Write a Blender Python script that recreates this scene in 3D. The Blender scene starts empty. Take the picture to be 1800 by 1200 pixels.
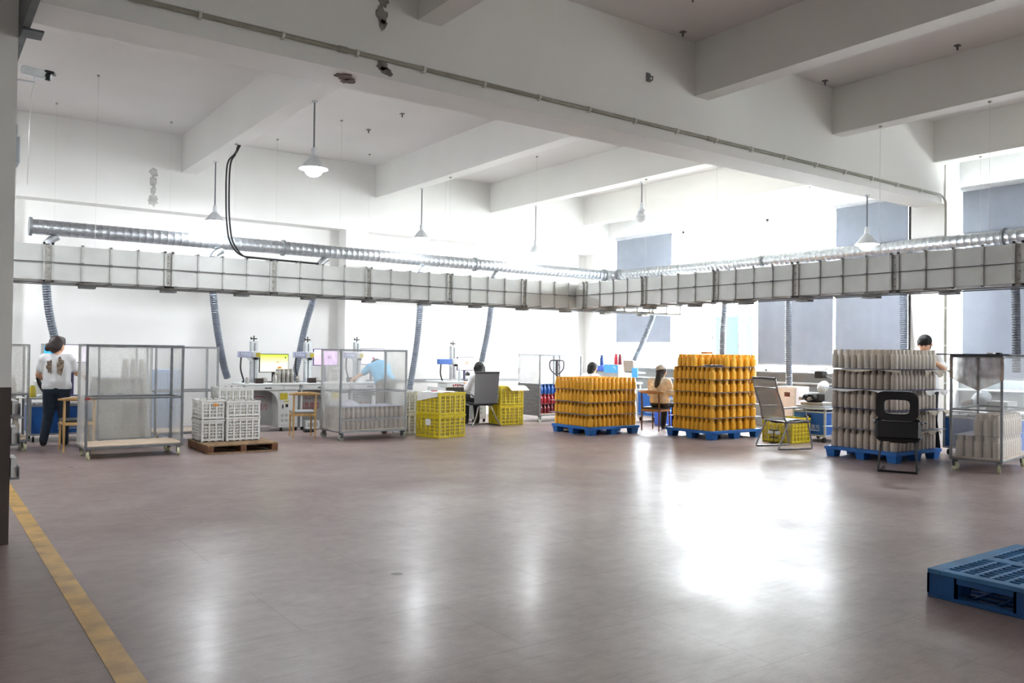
import bpy, math, random
from mathutils import Vector, Matrix
random.seed(7)
scn = bpy.context.scene
COL = scn.collection
PI = math.pi

# ------------------------------------------------------------------ camera
def make_camera():
    yaw, pitch, roll = math.radians(54.36), math.radians(0.762), math.radians(0.72)
    F = Vector((math.cos(yaw)*math.cos(pitch), math.sin(yaw)*math.cos(pitch), math.sin(pitch)))
    R = Vector((math.sin(yaw), -math.cos(yaw), 0)); U = R.cross(F)
    RR = R*math.cos(roll)+U*math.sin(roll); UU = -R*math.sin(roll)+U*math.cos(roll)
    m = Matrix((RR, UU, -F)).transposed().to_4x4(); m.translation = Vector((0, 0, 1.4))
    cd = bpy.data.cameras.new('camera'); cd.sensor_width = 36; cd.lens = 1466/1800*36
    cd.clip_start = .05; cd.clip_end = 300
    c = bpy.data.objects.new('camera', cd); c.matrix_world = m; COL.objects.link(c); scn.camera = c
make_camera()
# ------------------------------------------------------------------ light and exposure
W = bpy.data.worlds.new('sky'); scn.world = W; W.use_nodes = True
W.node_tree.nodes['Background'].inputs[0].default_value = (.93, .97, 1, 1)
W.node_tree.nodes['Background'].inputs[1].default_value = 23.0
scn.view_settings.view_transform = 'Standard'; scn.view_settings.look = 'None'
scn.view_settings.gamma = 1; scn.view_settings.use_curve_mapping = False
scn.view_settings.exposure = 1.08

def portal(x, y, z, sx, sy, rot):          # window openings sampled as portals for the sky
    l = bpy.data.lights.new('window_portal', 'AREA'); l.shape = 'RECTANGLE'; l.size = sx; l.size_y = sy
    l.cycles.is_portal = True
    o = bpy.data.objects.new('window_portal', l); o.location = (x, y, z); o.rotation_euler = rot; COL.objects.link(o)
WINX = [(13.03, 14.88), (10.78, 12.99), (7.58, 10.72), (3.4, 6.7), (-0.6, 2.9), (-4.6, -1.1)]
for a, b in WINX: portal(14.0, (a+b)/2, 2.62, 3.06, b-a, (0, PI/2, 0))
WINY = []
for a, b in WINY: portal((a+b)/2, -8.1, 2.62, b-a, 3.06, (PI/2, 0, PI))

# ------------------------------------------------------------------ helpers
def lin(c):
    if isinstance(c, str):
        c = tuple(int(c[i:i+2], 16)/255 for i in (0, 2, 4))
    return tuple(v/12.92 if v <= .04045 else ((v+.055)/1.055)**2.4 for v in c)+(1,)
MATS = {}
def mat(name, col, rough=.5, metal=0, var=.06, scale=8, bump=0, bscale=60, alpha=None, trans=0, emit=0, stretch=None, spec=.5, coat=0):
    if name in MATS: return MATS[name]
    m = bpy.data.materials.new(name); m.use_nodes = True; nt = m.node_tree; N = nt.nodes; L = nt.links
    b = N['Principled BSDF']; c = lin(col)
    b.inputs['Roughness'].default_value = rough; b.inputs['Metallic'].default_value = metal
    b.inputs['Specular IOR Level'].default_value = spec; b.inputs['Coat Weight'].default_value = coat
    tc = N.new('ShaderNodeTexCoord'); vec = tc.outputs['Object']
    if stretch:
        mp = N.new('ShaderNodeMapping'); mp.inputs['Scale'].default_value = stretch; L.new(vec, mp.inputs[0]); vec = mp.outputs[0]
    nz = N.new('ShaderNodeTexNoise'); nz.inputs['Scale'].default_value = scale; nz.inputs['Detail'].default_value = 5; L.new(vec, nz.inputs['Vector'])
    rp = N.new('ShaderNodeValToRGB'); L.new(nz.outputs['Fac'], rp.inputs[0])
    lo = tuple(v*(1-var*2) for v in c[:3])+(1,); hi = tuple(min(1, v*(1+var)) for v in c[:3])+(1,)
    rp.color_ramp.elements[0].position = .3; rp.color_ramp.elements[1].position = .7
    rp.color_ramp.elements[0].color = lo; rp.color_ramp.elements[1].color = hi
    L.new(rp.outputs[0], b.inputs['Base Color'])
    if bump:
        n2 = N.new('ShaderNodeTexNoise'); n2.inputs['Scale'].default_value = bscale; L.new(vec, n2.inputs['Vector'])
        bp = N.new('ShaderNodeBump'); bp.inputs['Strength'].default_value = bump; bp.inputs['Distance'].default_value = .01
        L.new(n2.outputs['Fac'], bp.inputs['Height']); L.new(bp.outputs[0], b.inputs['Normal'])
    if emit:
        b.inputs['Emission Color'].default_value = c; b.inputs['Emission Strength'].default_value = emit
    out = N['Material Output']
    if trans:                                  # fabric that lets daylight through
        t = N.new('ShaderNodeBsdfTranslucent'); L.new(rp.outputs[0], t.inputs[0])
        mx = N.new('ShaderNodeMixShader'); mx.inputs[0].default_value = trans
        L.new(b.outputs[0], mx.inputs[1]); L.new(t.outputs[0], mx.inputs[2]); L.new(mx.outputs[0], out.inputs[0])
    if alpha is not None:                      # see-through film or net
        t = N.new('ShaderNodeBsdfTransparent')
        mx = N.new('ShaderNodeMixShader'); mx.inputs[0].default_value = alpha
        L.new(t.outputs[0], mx.inputs[1]); L.new(b.outputs[0], mx.inputs[2]); L.new(mx.outputs[0], out.inputs[0])
        if trans:
            pass
    MATS[name] = m; return m

class MB:
    """collects shapes into one mesh"""
    def __init__(s): s.v = []; s.f = []
    def add(s, v, f, M=None):
        k = len(s.v)
        s.v += [tuple(M @ Vector(p)) for p in v] if M is not None else [tuple(p) for p in v]
        s.f += [tuple(i+k for i in q) for q in f]; return s
    def box(s, x0, x1, y0, y1, z0, z1, M=None):
        v = [(x, y, z) for z in (z0, z1) for y in (y0, y1) for x in (x0, x1)]
        return s.add(v, [(0, 2, 3, 1), (4, 5, 7, 6), (0, 1, 5, 4), (2, 6, 7, 3), (0, 4, 6, 2), (1, 3, 7, 5)], M)
    def bbox(s, x0, x1, y0, y1, z0, z1, b=.004, M=None):      # box with chamfered vertical and top edges
        p = [(x0+b, y0), (x1-b, y0), (x1, y0+b), (x1, y1-b), (x1-b, y1), (x0+b, y1), (x0, y1-b), (x0, y0+b)]
        cx, cy = (x0+x1)/2, (y0+y1)/2
        q = [(a+(b if a < cx else -b), c+(b if c < cy else -b)) for a, c in p]
        v = [(a, c, z0+b) for a, c in p]+[(a, c, z1-b) for a, c in p]+[(a, c, z1) for a, c in q]+[(a, c, z0) for a, c in q]
        n = 8; f = []
        for i in range(n):
            j = (i+1) % n
            f += [(i, j, n+j, n+i), (n+i, n+j, 2*n+j, 2*n+i), (3*n+i, 3*n+j, j, i)]
        f += [tuple(range(2*n, 3*n)), tuple(reversed(range(3*n, 4*n)))]
        return s.add(v, f, M)
    def prism(s, poly, z0, z1, M=None):
        n = len(poly); v = [(x, y, z0) for x, y in poly]+[(x, y, z1) for x, y in poly]
        f = [(i, (i+1) % n, n+(i+1) % n, n+i) for i in range(n)]+[tuple(reversed(range(n))), tuple(range(n, 2*n))]
        return s.add(v, f, M)
    def lathe(s, prof, n=16, M=None, cap=True):
        v = []; f = []
        for r, z in prof:
            v += [(r*math.cos(2*PI*i/n), r*math.sin(2*PI*i/n), z) for i in range(n)]
        for k in range(len(prof)-1):
            f += [(k*n+i, k*n+(i+1) % n, (k+1)*n+(i+1) % n, (k+1)*n+i) for i in range(n)]
        if cap: f += [tuple(reversed(range(n))), tuple(range((len(prof)-1)*n, len(prof)*n))]
        return s.add(v, f, M)
    def cyl(s, p0, p1, r, r1=None, n=12):
        p0, p1 = Vector(p0), Vector(p1); d = p1-p0
        M = Matrix.Translation(p0) @ d.to_track_quat('Z', 'Y').to_matrix().to_4x4()
        return s.lathe([(r, 0), (r if r1 is None else r1, d.length)], n, M)
    def tube(s, pts, r, n=8, cap=True, radii=None):
        pts = [Vector(p) for p in pts]; v = []; f = []
        prev = None
        for i, p in enumerate(pts):
            d = (pts[min(i+1, len(pts)-1)]-pts[max(i-1, 0)]).normalized()
            if prev is None:
                a = d.orthogonal().normalized()
            else:
                a = (prev-d*prev.dot(d)); a = a.normalized() if a.length > 1e-6 else d.orthogonal().normalized()
            prev = a; b = d.cross(a); rr = radii[i] if radii else r
            v += [tuple(p+(a*math.cos(2*PI*k/n)+b*math.sin(2*PI*k/n))*rr) for k in range(n)]
        for i in range(len(pts)-1):
            f += [(i*n+k, i*n+(k+1) % n, (i+1)*n+(k+1) % n, (i+1)*n+k) for k in range(n)]
        if cap: f += [tuple(reversed(range(n))), tuple(range((len(pts)-1)*n, len(pts)*n))]
        return s.add(v, f)
    def sphere(s, c, r, n=12, sc=(1, 1, 1), M=None):
        h = n//2; T = Matrix.Translation(Vector(c)) @ Matrix.Diagonal((sc[0], sc[1], sc[2], 1))
        if M is not None: T = M @ T
        return s.lathe([(max(1e-4, r*math.sin(PI*k/h)), -r*math.cos(PI*k/h)) for k in range(h+1)], n, T)
    def sheet(s, P, M=None):                   # grid of points -> quads, both directions
        h, w = len(P), len(P[0])
        return s.add([p for row in P for p in row], [(j*w+i, j*w+i+1, (j+1)*w+i+1, (j+1)*w+i) for j in range(h-1) for i in range(w-1)], M)
    def mesh(s, name, m, smooth=False):
        me = bpy.data.meshes.new(name); me.from_pydata(s.v, [], s.f); me.materials.append(m)
        if smooth:
            me.polygons.foreach_set('use_smooth', [True]*len(me.polygons)); me.set_sharp_from_angle(angle=math.radians(38))
        me.update(); return me
    def build(s, name, m, parent=None, smooth=False, loc=None, rz=0):
        return link(name, s.mesh(name, m, smooth), parent, loc, rz)
def link(name, me, parent=None, loc=None, rz=0):
    o = bpy.data.objects.new(name, me); COL.objects.link(o)
    if parent is not None: o.parent = parent
    if loc is not None: o.location = loc
    if rz: o.rotation_euler = (0, 0, rz)
    return o
def tag(o, label, cat, group=None, kind=None):
    o['label'] = label; o['category'] = cat
    if group: o['group'] = group
    if kind: o['kind'] = kind
    return o
def thing(name, label, cat, loc=(0, 0, 0), rz=0, group=None):
    o = bpy.data.objects.new(name, None); o.empty_display_size = .1; COL.objects.link(o)
    o.location = loc; o.rotation_euler = (0, 0, rz)
    return tag(o, label, cat, group)
def struct(o, label=None):
    o['kind'] = 'structure'
    if label: o['label'] = label
    return o
def T(x, y, z, rz=0, rx=0, ry=0):
    return Matrix.Translation((x, y, z)) @ Matrix.Rotation(rz, 4, 'Z') @ Matrix.Rotation(ry, 4, 'Y') @ Matrix.Rotation(rx, 4, 'X')
def text(s, size, m, parent, M, name='lettering', ext=.0015):
    cu = bpy.data.curves.new(name, 'FONT'); cu.body = s; cu.size = size; cu.extrude = ext; cu.align_x = 'CENTER'; cu.resolution_u = 2
    t = bpy.data.objects.new(name, cu); COL.objects.link(t); bpy.context.view_layer.update()
    me = bpy.data.meshes.new_from_object(t.evaluated_get(bpy.context.evaluated_depsgraph_get()))
    bpy.data.objects.remove(t); me.transform(M); me.materials.clear(); me.materials.append(m)
    return link(name, me, parent)
def bez(pts, n=10):                             # smooth path through points
    P = [Vector(p) for p in pts]; out = []
    for i in range(len(P)-1):
        a, b, c, d = P[max(i-1, 0)], P[i], P[i+1], P[min(i+2, len(P)-1)]
        for k in range(n):
            t = k/n
            out.append(.5*((2*b)+(c-a)*t+(2*a-5*b+4*c-d)*t*t+(3*b-a-3*c+d)*t**3))
    return out+[P[-1]]
ORD = ['first', 'second', 'third', 'fourth', 'fifth', 'sixth', 'seventh', 'eighth', 'ninth', 'tenth', 'eleventh', 'twelfth', 'thirteenth', 'fourteenth']

# ------------------------------------------------------------------ materials
WHITE = mat('painted plaster', 'e9e8e4', .7, var=.015, scale=1.2, bump=.05, bscale=25)
CEIL = mat('ceiling plaster', 'e2dfdc', .8, var=.02, scale=.9, bump=.05, bscale=15)
GREYW = mat('grey dado paint', '8f918f', .6, var=.06, scale=3)
BROWN = mat('dark brown paint', '4a3f3b', .5, var=.1, scale=3)
PATCH = mat('bare mortar', '8d8a84', .9, var=.2, scale=14, bump=.5, bscale=40)
STAIN = mat('brown stain', '6d5b50', .9, var=.25, scale=14)
FRAMEM = mat('window aluminium', 'c9ccd2', .4, .2, var=.03)
DARKST = mat('dark steel', '3a3c3f', .55, .3, var=.2, scale=6)
GALV = mat('galvanised steel', 'b9bec2', .32, .9, var=.12, scale=30)
DUCTM = mat('duct panel', 'cfd1cd', .45, .1, var=.07, scale=2.2, bump=.04, bscale=8)
RIBM = mat('duct rib', 'c2c3bf', .45, .1, var=.1)
RODM = mat('duct rod', '77787a', .4, .5)
CONDM = mat('grey conduit', '9b9a8c', .5, var=.08)
CLIPM = mat('white clip', 'd8d7d0', .5)
BLACK = mat('black plastic', '141416', .45, var=.15)
RUBBER = mat('black cable', '1a1a1c', .5)
HOSEM = mat('grey hose', '6f7782', .42, var=.08)
HOSED = mat('dark hose', '5d636b', .45, .2, var=.1)
LAMPW = mat('lamp enamel', 'd9dde0', .35, .1)
BULB = mat('bulb glow', 'f4f8ff', .5, emit=230)
BLIND = mat('blind fabric', 'a3aab6', .8, var=.03, scale=4, trans=.10)
def glass_mat():
    m = bpy.data.materials.new('window glass'); m.use_nodes = True; N = m.node_tree.nodes; L = m.node_tree.links
    N.remove(N['Principled BSDF'])
    t = N.new('ShaderNodeBsdfTransparent'); g = N.new('ShaderNodeBsdfGlossy'); g.inputs['Roughness'].default_value = .02
    nz = N.new('ShaderNodeTexNoise'); nz.inputs['Scale'].default_value = 1.5
    rp = N.new('ShaderNodeValToRGB'); rp.color_ramp.elements[0].color = (.95, .97, .97, 1); rp.color_ramp.elements[1].color = (1, 1, 1, 1)
    L.new(nz.outputs['Fac'], rp.inputs[0]); L.new(rp.outputs[0], t.inputs[0])
    mx = N.new('ShaderNodeMixShader'); mx.inputs[0].default_value = .05; L.new(t.outputs[0], mx.inputs[1]); L.new(g.outputs[0], mx.inputs[2])
    L.new(mx.outputs[0], N['Material Output'].inputs[0]); return m
GLASS = glass_mat()
def floor_mat():
    m = bpy.data.materials.new('polished hard floor'); m.use_nodes = True; N = m.node_tree.nodes; L = m.node_tree.links
    b = N['Principled BSDF']; tc = N.new('ShaderNodeTexCoord')
    def noise(scale, detail, sc=None, rough=.55):
        n = N.new('ShaderNodeTexNoise'); n.inputs['Scale'].default_value = scale; n.inputs['Detail'].default_value = detail; n.inputs['Roughness'].default_value = rough
        if sc:
            mp = N.new('ShaderNodeMapping'); mp.inputs['Scale'].default_value = sc; mp.inputs['Rotation'].default_value = (0, 0, .35)
            L.new(tc.outputs['Object'], mp.inputs[0]); L.new(mp.outputs[0], n.inputs['Vector'])
        else: L.new(tc.outputs['Object'], n.inputs['Vector'])
        return n
    def ramp(src, p0, c0, p1, c1):
        r = N.new('ShaderNodeValToRGB'); e = r.color_ramp.elements
        e[0].position = p0; e[1].position = p1; e[0].color = c0; e[1].color = c1; L.new(src, r.inputs[0]); return r
    big = noise(.7, 6); fine = noise(9, 8); speck = noise(120, 3)
    r1 = ramp(big.outputs['Fac'], .3, lin('8a7975'), .72, lin('a08f89'))
    r2 = ramp(fine.outputs['Fac'], .35, (.9, .9, .9, 1), .65, (1.05, 1.05, 1.04, 1))
    r3 = ramp(speck.outputs['Fac'], .4, (.94, .94, .94, 1), .6, (1.03, 1.03, 1.03, 1))
    def mul(a, c, fac=1):
        x = N.new('ShaderNodeMix'); x.data_type = 'RGBA'; x.blend_type = 'MULTIPLY'; x.inputs['Factor'].default_value = fac
        L.new(a, x.inputs['A']); L.new(c, x.inputs['B']); return x.outputs['Result']
    col = mul(mul(r1.outputs[0], r2.outputs[0]), r3.outputs[0])
    # faint joints of the slab, scuffs and dark spots
    bt = N.new('ShaderNodeTexBrick'); bt.inputs['Scale'].default_value = 1; bt.inputs['Mortar Size'].default_value = .006
    bt.inputs['Brick Width'].default_value = 1.6; bt.inputs['Row Height'].default_value = .8; bt.offset = .5
    bt.inputs['Color1'].default_value = bt.inputs['Color2'].default_value = (1, 1, 1, 1); bt.inputs['Mortar'].default_value = (.7, .7, .7, 1)
    L.new(tc.outputs['Object'], bt.inputs['Vector'])
    col = mul(col, bt.outputs['Color'], .5)
    sp = noise(5, 0); sr = ramp(sp.outputs['Fac'], .10, (.4, .38, .37, 1), .12, (1, 1, 1, 1)); col = mul(col, sr.outputs[0])
    sc = noise(4, 6, (1, 7, 1), .7); scr = ramp(sc.outputs['Fac'], .25, (.76, .76, .76, 1), .5, (1, 1, 1, 1)); col = mul(col, scr.outputs[0], .9)
    s2 = noise(14, 5, (1, 10, 1), .75); s2r = ramp(s2.outputs['Fac'], .3, (.84, .84, .85, 1), .6, (1.04, 1.04, 1.04, 1)); col = mul(col, s2r.outputs[0], .9)
    L.new(col, b.inputs['Base Color'])
    ro = noise(1.6, 7); rr = ramp(ro.outputs['Fac'], .25, (.30, .30, .30, 1), .8, (.48, .48, .48, 1))
    L.new(rr.outputs[0], b.inputs['Roughness'])
    bp = N.new('ShaderNodeBump'); bp.inputs['Strength'].default_value = .10; bp.inputs['Distance'].default_value = .004
    bn = noise(9, 6, (1, 4, 1), .65); L.new(bn.outputs['Fac'], bp.inputs['Height']); L.new(bp.outputs[0], b.inputs['Normal'])
    b.inputs['Specular IOR Level'].default_value = .21
    b.inputs['Coat Weight'].default_value = .12; b.inputs['Coat Roughness'].default_value = .2; b.inputs['Coat IOR'].default_value = 1.45
    return m
FLOORM = floor_mat()
LINEM = mat('worn yellow paint', 'c79a3e', .4, var=.22, scale=5)

# ------------------------------------------------------------------ the room
ZC = 5.15; YW = 15.7; YF = 15.35; XW = 13.9
struct(MB().box(-6.3, 14.3, -8.3, 16.0, -.15, 0).build('floor', FLOORM), 'polished reddish grey factory floor')
ln = MB()
for k in range(30):
    a = -3+k*.46; ln.box(.71, .82, a, a+.459, .0002, .0022)
struct(ln.build('floor_marking', LINEM), 'worn yellow line painted on the floor')
struct(MB().box(-6.3, 14.3, -8.3, 16.0, ZC, ZC+.2).build('ceiling', CEIL))
struct(MB().box(-6.3, 14.3, YW, YW+.25, 0, ZC).build('wall_left', WHITE))
struct(MB().box(-6.3, 13.9, YF, YW, 3.8, ZC).build('wall_beam', WHITE))
for a, b in ((.7, 1.18), (6.93, 7.42), (13.45, 13.9)):
    struct(MB().box(a, b, YF, YW, 0, 3.8).build('wall_column', WHITE))
struct(MB().box(7.42, 13.45, YW-.025, YW, .76, .81).build('trim_1', mat('grey trunking', '9a9c9e', .5)), 'grey cable trunking along the white wall')
struct(MB().box(-6.3, -6.05, -8.3, 16, 0, ZC).build('wall_far', WHITE))
# window wall: sill, lintel, piers
ww = MB().box(XW, XW+.25, -8.3, 16, 4.17, ZC)
for a, b in ((14.88, 16), (12.99, 13.03), (10.72, 10.78), (6.7, 7.58), (2.9, 3.4), (-1.1, -.6), (-8.3, -4.6)):
    ww.box(XW, XW+.25, a, b, 1.08, 4.17)
wr = struct(ww.build('wall_right', WHITE))
struct(MB().box(XW, XW+.25, -8.3, 16, 0, 1.08).build('wall_dado', GREYW), 'grey painted wall below the windows')
wb = MB().box(-6.3, 14.3, -8.3, -8.05, 0, 1.08).box(-6.3, 14.3, -8.3, -8.05, 4.17, ZC)
xs = [-6.3]+[v for p in WINY for v in p]+[14.3]
for i in range(0, len(xs), 2): wb.box(xs[i], xs[i+1], -8.3, -8.05, 1.08, 4.17)
struct(wb.build('wall_near', WHITE))
struct(MB().box(13.45, XW, 6.83, 7.40, 0, ZC).build('pillar', WHITE))
struct(MB().box(13.66, XW, 7.405, 7.56, 1.09, 4.17).build('window_post', mat('near black post', '2b2d2f', .7, var=.2, scale=6)), 'dark steel post beside the white pillar')
# near pillar of the main beam, brown below
pl = struct(MB().box(-.02, .565, 6.87, 7.31, 1.11, 3.88).build('pillar', WHITE), 'white pillar carrying the main beam')
MB().box(-.022, .567, 6.868, 7.312, 0, 1.11).build('painted_base', BROWN, pl)
# beams
mbm = struct(MB().box(-6.05, 13.9, 6.85, 7.32, 3.88, ZC).build('ceiling_beam', WHITE), 'deep white main beam across the room')
for a, b in ((-3.6, -3.35), (.1, .35), (3.78, 4.03), (7.56, 7.81), (10.36, 10.61), (13.1, 13.4)):
    struct(MB().box(a, b, 7.32, YF, 4.5, ZC).build('ceiling_beam', WHITE))
    struct(MB().box(a, b, -8.05, 6.85, 4.5, ZC).build('ceiling_beam', WHITE))
struct(MB().box(-6.05, 13.9, -1.0, -.55, 3.88, ZC).build('ceiling_beam', WHITE))
def blot(w, h, seed, n=18):
    r = random.Random(seed); k = [r.uniform(.55, 1) for _ in range(n)]
    return [(w/2*k[i]*math.cos(2*PI*i/n), h/2*k[i]*math.sin(2*PI*i/n)) for i in range(n)]
FY = lambda x, z, y=6.85: Matrix.Translation((x, y, z)) @ Matrix.Rotation(PI/2, 4, 'X')     # lies on a face that looks to -y
for x, z, w, h, m, s in ((3.42, 4.62, .13, .24, PATCH, 1), (3.40, 4.46, .14, .2, PATCH, 2), (3.42, 4.37, .1, .14, PATCH, 8), (3.42, 4.0, .14, .13, PATCH, 3), (3.46, 3.95, .16, .1, PATCH, 4)):
    MB().prism(blot(w, h, s), 0, .006, FY(x, z)).build('plaster_patch', m, mbm)
for x, y, w, h, s in ((3.12, 7.0, .2, .2, 5), (3.2, 7.1, .16, .2, 6)):
    MB().prism(blot(w, h, s), 3.872, 3.88, Matrix.Translation((x, y, 0))).build('stain_patch', STAIN, mbm)
wbm = bpy.data.objects['wall_beam']
for z, w, h, s in ((4.44, .16, .2, 11), (4.28, .14, .26, 12), (4.12, .12, .22, 13), (3.95, .2, .24, 14)):
    MB().prism(blot(w, h, s), 0, .006, FY(3.32, z, YF)).build('plaster_patch', mat('pale patch', 'b9b7b2', .9, var=.15, scale=12), wbm)

# windows: frame members and panes
def window(n, a, b, mull, zs, axis='x'):
    fr = MB(); M = None if axis == 'x' else Matrix(((0, 1, 0, 0), (-1, 0, 0, -8.175-.02+14.02-5.86), (0, 0, 1, 0), (0, 0, 0, 1)))
    if axis == 'y': M = Matrix(((0, 1, 0, 0), (1, 0, 0, -8.17-14.02), (0, 0, 1, 0), (0, 0, 0, 1)))
    z0, z1 = 1.08, 4.17; x0, x1 = 13.99, 14.05
    fr.box(x0, x1, a, b, z0, z0+.05, M).box(x0, x1, a, b, z1-.05, z1, M).box(x0, x1, a, a+.05, z0, z1, M).box(x0, x1, b-.05, b, z0, z1, M)
    for y in mull: fr.box(x0, x1, y-.02, y+.02, z0+.05, z1-.05, M)
    for z in zs: fr.box(x0, x1, a+.05, b-.05, z-.025, z+.025, M)
    w = struct(fr.build('window_%d' % n, FRAMEM))
    ys = [a+.05]+sorted(mull)+[b-.05]; zz = [z0+.05]+list(zs)+[z1-.05]
    for i in range(len(ys)-1):
        for j in range(len(zz)-1):
            MB().box(14.015, 14.021, ys[i], ys[i+1], zz[j], zz[j+1], M).build('pane', GLASS, w)
window(1, 13.03, 14.88, [13.65, 14.25], [2.55]); window(2, 10.78, 12.99, [12.1, 11.4], [2.55])
window(3, 7.58, 10.72, [9.84, 8.98], [2.55]); window(4, 3.4, 6.7, [5.05], [2.55]); window(5, -.6, 2.9, [1.15], [2.55])
window(6, -4.6, -1.1, [-2.85], [2.55])
for i, (a, b) in enumerate(WINY): window(8+i, a, b, [(a+b)/2], [2.55], 'y')
struct(MB().box(13.74, XW, 7.56, 14.88, 1.06, 1.09).build('window_sill', GREYW))

# roller blinds
def blind(label, y0, y1, z0, z1, x=13.72, wav=.006, cap=True):
    t = thing('roller_blind', label, 'blind', (x, (y0+y1)/2, z0), 0, 'roller blinds on the windows')
    w = y1-y0; n = 24; P = []
    for k in range(13):
        z = (z1-z0)*k/12
        P.append([(wav*math.sin(i*1.7+k*.12)+wav*.7*math.sin(i*.6), w*(i/n-.5), z) for i in range(n+1)])
    f = MB().sheet(P); f.sheet([[(p[0]+.003, p[1], p[2]) for p in reversed(r)] for r in P])
    f.build('blind_fabric', BLIND, t, True)
    MB().box(-.012, .012, -w/2, w/2, -.03, 0).build('bottom_rail', FRAMEM, t)
    if cap: MB().cyl((0, -w/2-.02, z1-z0+.03), (0, w/2+.02, z1-z0+.03), .04, n=14).build('roller_tube', mat('white roller', 'd5d8de', .5), t, True)
    for s in (-1, 1): MB().box(-.02, XW+.1-x, s*(w/2-.02)-.012, s*(w/2-.02)+.012, z1-z0+.01, z1-z0+.05).build('bracket', FRAMEM, t)
    return t
blind('grey roller blind nearest the far corner, lowered halfway', 13.06, 14.84, 1.69, 4.12)
blind('grey roller blind behind the grey hose, hung below the duct', 9.02, 10.70, 1.25, 2.62)
blind('tall grey roller blind beside the dark steel post', 7.60, 8.97, 1.25, 4.12)
bl = blind('tall creased blue-grey blind at the right edge of the photo', 3.5, 6.66, 1.1, 4.08, 13.66, .012)
blind('long grey blind added over an unseen window to cut daylight', -.55, 2.85, 1.4, 4.08, 13.66, .012)  # unseen blind, added to keep the near bay dim
blind('last grey blind added over an unseen window, part lowered to trim daylight', -4.55, -1.15, 3.0, 4.08, 13.66, .012)  # also added unseen; its drop sets how much daylight enters
# cyan sheet and pale ground seen outside
tag(MB().bbox(17.0, 17.6, 13.86, 14.62, -.1, 2.42, .03).build('cyan_cladding', mat('cyan sheet', '0c434b', .8)), 'cyan sheet metal box standing outside the window', 'container')
struct(MB().box(14.2, 60, -30, 50, -.4, -.1).build('ground_outside', mat('pale yard', 'b9b9b4', .9)))

# ------------------------------------------------------------------ overhead ductwork
def rect_duct(name, label, flanges, M, end, first=0):
    """ribbed rectangular duct along local +x, front face at y=0, runs to y=.5, z 2.27..2.74"""
    t = thing(name, label, 'duct')
    z0, z1, d = 2.27, 2.74, .5
    xs = [first]+flanges+[end]
    for i in range(len(xs)-1):
        a, b = xs[i], xs[i+1]; n = max(1, round((b-a-.1)/.36))
        a2 = a+(.05 if i else 0); b2 = b-(.05 if i < len(xs)-2 else 0); st = (b2-a2)/n
        for k in range(n):
            p, q = a2+k*st, a2+(k+1)*st
            bow = .006
            mb = MB().bbox(p+.004, q-.004, .004, d-.004, z0+.004, z1-.004, .006, M)
            mb.build('duct_panel', DUCTM, t)
            if k:
                r = MB()
                r.box(p-.011, p+.011, -.018, .006, z0-.018, z1+.018, M).box(p-.011, p+.011, d-.006, d+.018, z0-.018, z1+.018, M)
                r.box(p-.011, p+.011, -.018, d+.018, z0-.018, z0+.004, M).box(p-.011, p+.011, -.018, d+.018, z1-.004, z1+.018, M)
                r.build('duct_rib', RIBM, t)
                MB().box(p-.016, p+.016, -.032, -.016, 2.492, 2.522, M).build('rib_clamp', RODM, t)
        if i < len(xs)-2:
            for s in (-.05, .05):
                r = MB(); x = b+s
                r.box(x-.013, x+.013, -.024, .006, z0-.024, z1+.024, M).box(x-.013, x+.013, d-.006, d+.024, z0-.024, z1+.024, M)
                r.box(x-.013, x+.013, -.024, d+.024, z0-.024, z0+.004, M).box(x-.013, x+.013, -.024, d+.024, z1-.004, z1+.024, M)
                r.build('duct_flange', RIBM, t)
            MB().box(b-.045, b+.045, .01, d-.01, z0+.006, z1-.006, M).build('joint_sleeve', mat('joint sleeve', 'b9b8b0', .5, var=.15, scale=20), t)
            sc = MB()
            for zz in (2.32, 2.42, 2.6, 2.7): sc.cyl(M @ Vector((b, .012, zz)), M @ Vector((b, -.006, zz)), .007, n=6)
            sc.build('joint_bolts', RODM, t)['kind'] = 'stuff'
    for yy in (-.024,):
        MB().cyl(M @ Vector((first, yy, 2.507)), M @ Vector((end, yy, 2.507)), .007, n=6).build('tension_rod', RODM, t)
    for yy in (.12, .38):
        MB().cyl(M @ Vector((first, yy, z0-.026)), M @ Vector((end, yy, z0-.026)), .008, n=6).build('tension_rod', RODM, t)
    # louvred outlets under the duct
    x = first+.75
    while x < end-.4:
        MB().lathe([(.05, -.045), (.115, -.03), (.14, 0)], 16, M @ Matrix.Translation((x, .2, z0-.02))).build('air_outlet', mat('outlet grey', '8a8a84', .6), t, True)
        o = MB()
        for k in range(5): o.box(x-.1, x+.1, .12+k*.035, .128+k*.035, z0-.075, z0-.05, M)
        o.build('outlet_louvres', RODM, t)['kind'] = 'stuff'
        x += 1.05
    return t
rect_duct('ribbed_duct', 'long white ribbed rectangular duct running along the white wall', [1.41, 2.91, 4.42, 6.0, 7.55, 9.15, 10.95, 12.45], Matrix.Translation((0, 12.4, 0)), 13.72, -2.0)
MR = Matrix.Translation((10.36, 12.385, 0)) @ Matrix.Rotation(-PI/2, 4, 'Z')
rect_duct('ribbed_duct', 'grey ribbed rectangular duct branching toward the right edge, under a glowing lamp', [.3, 1.87, 3.48, 4.96, 6.47, 7.97, 9.45], MR, 12.5, .03)

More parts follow.
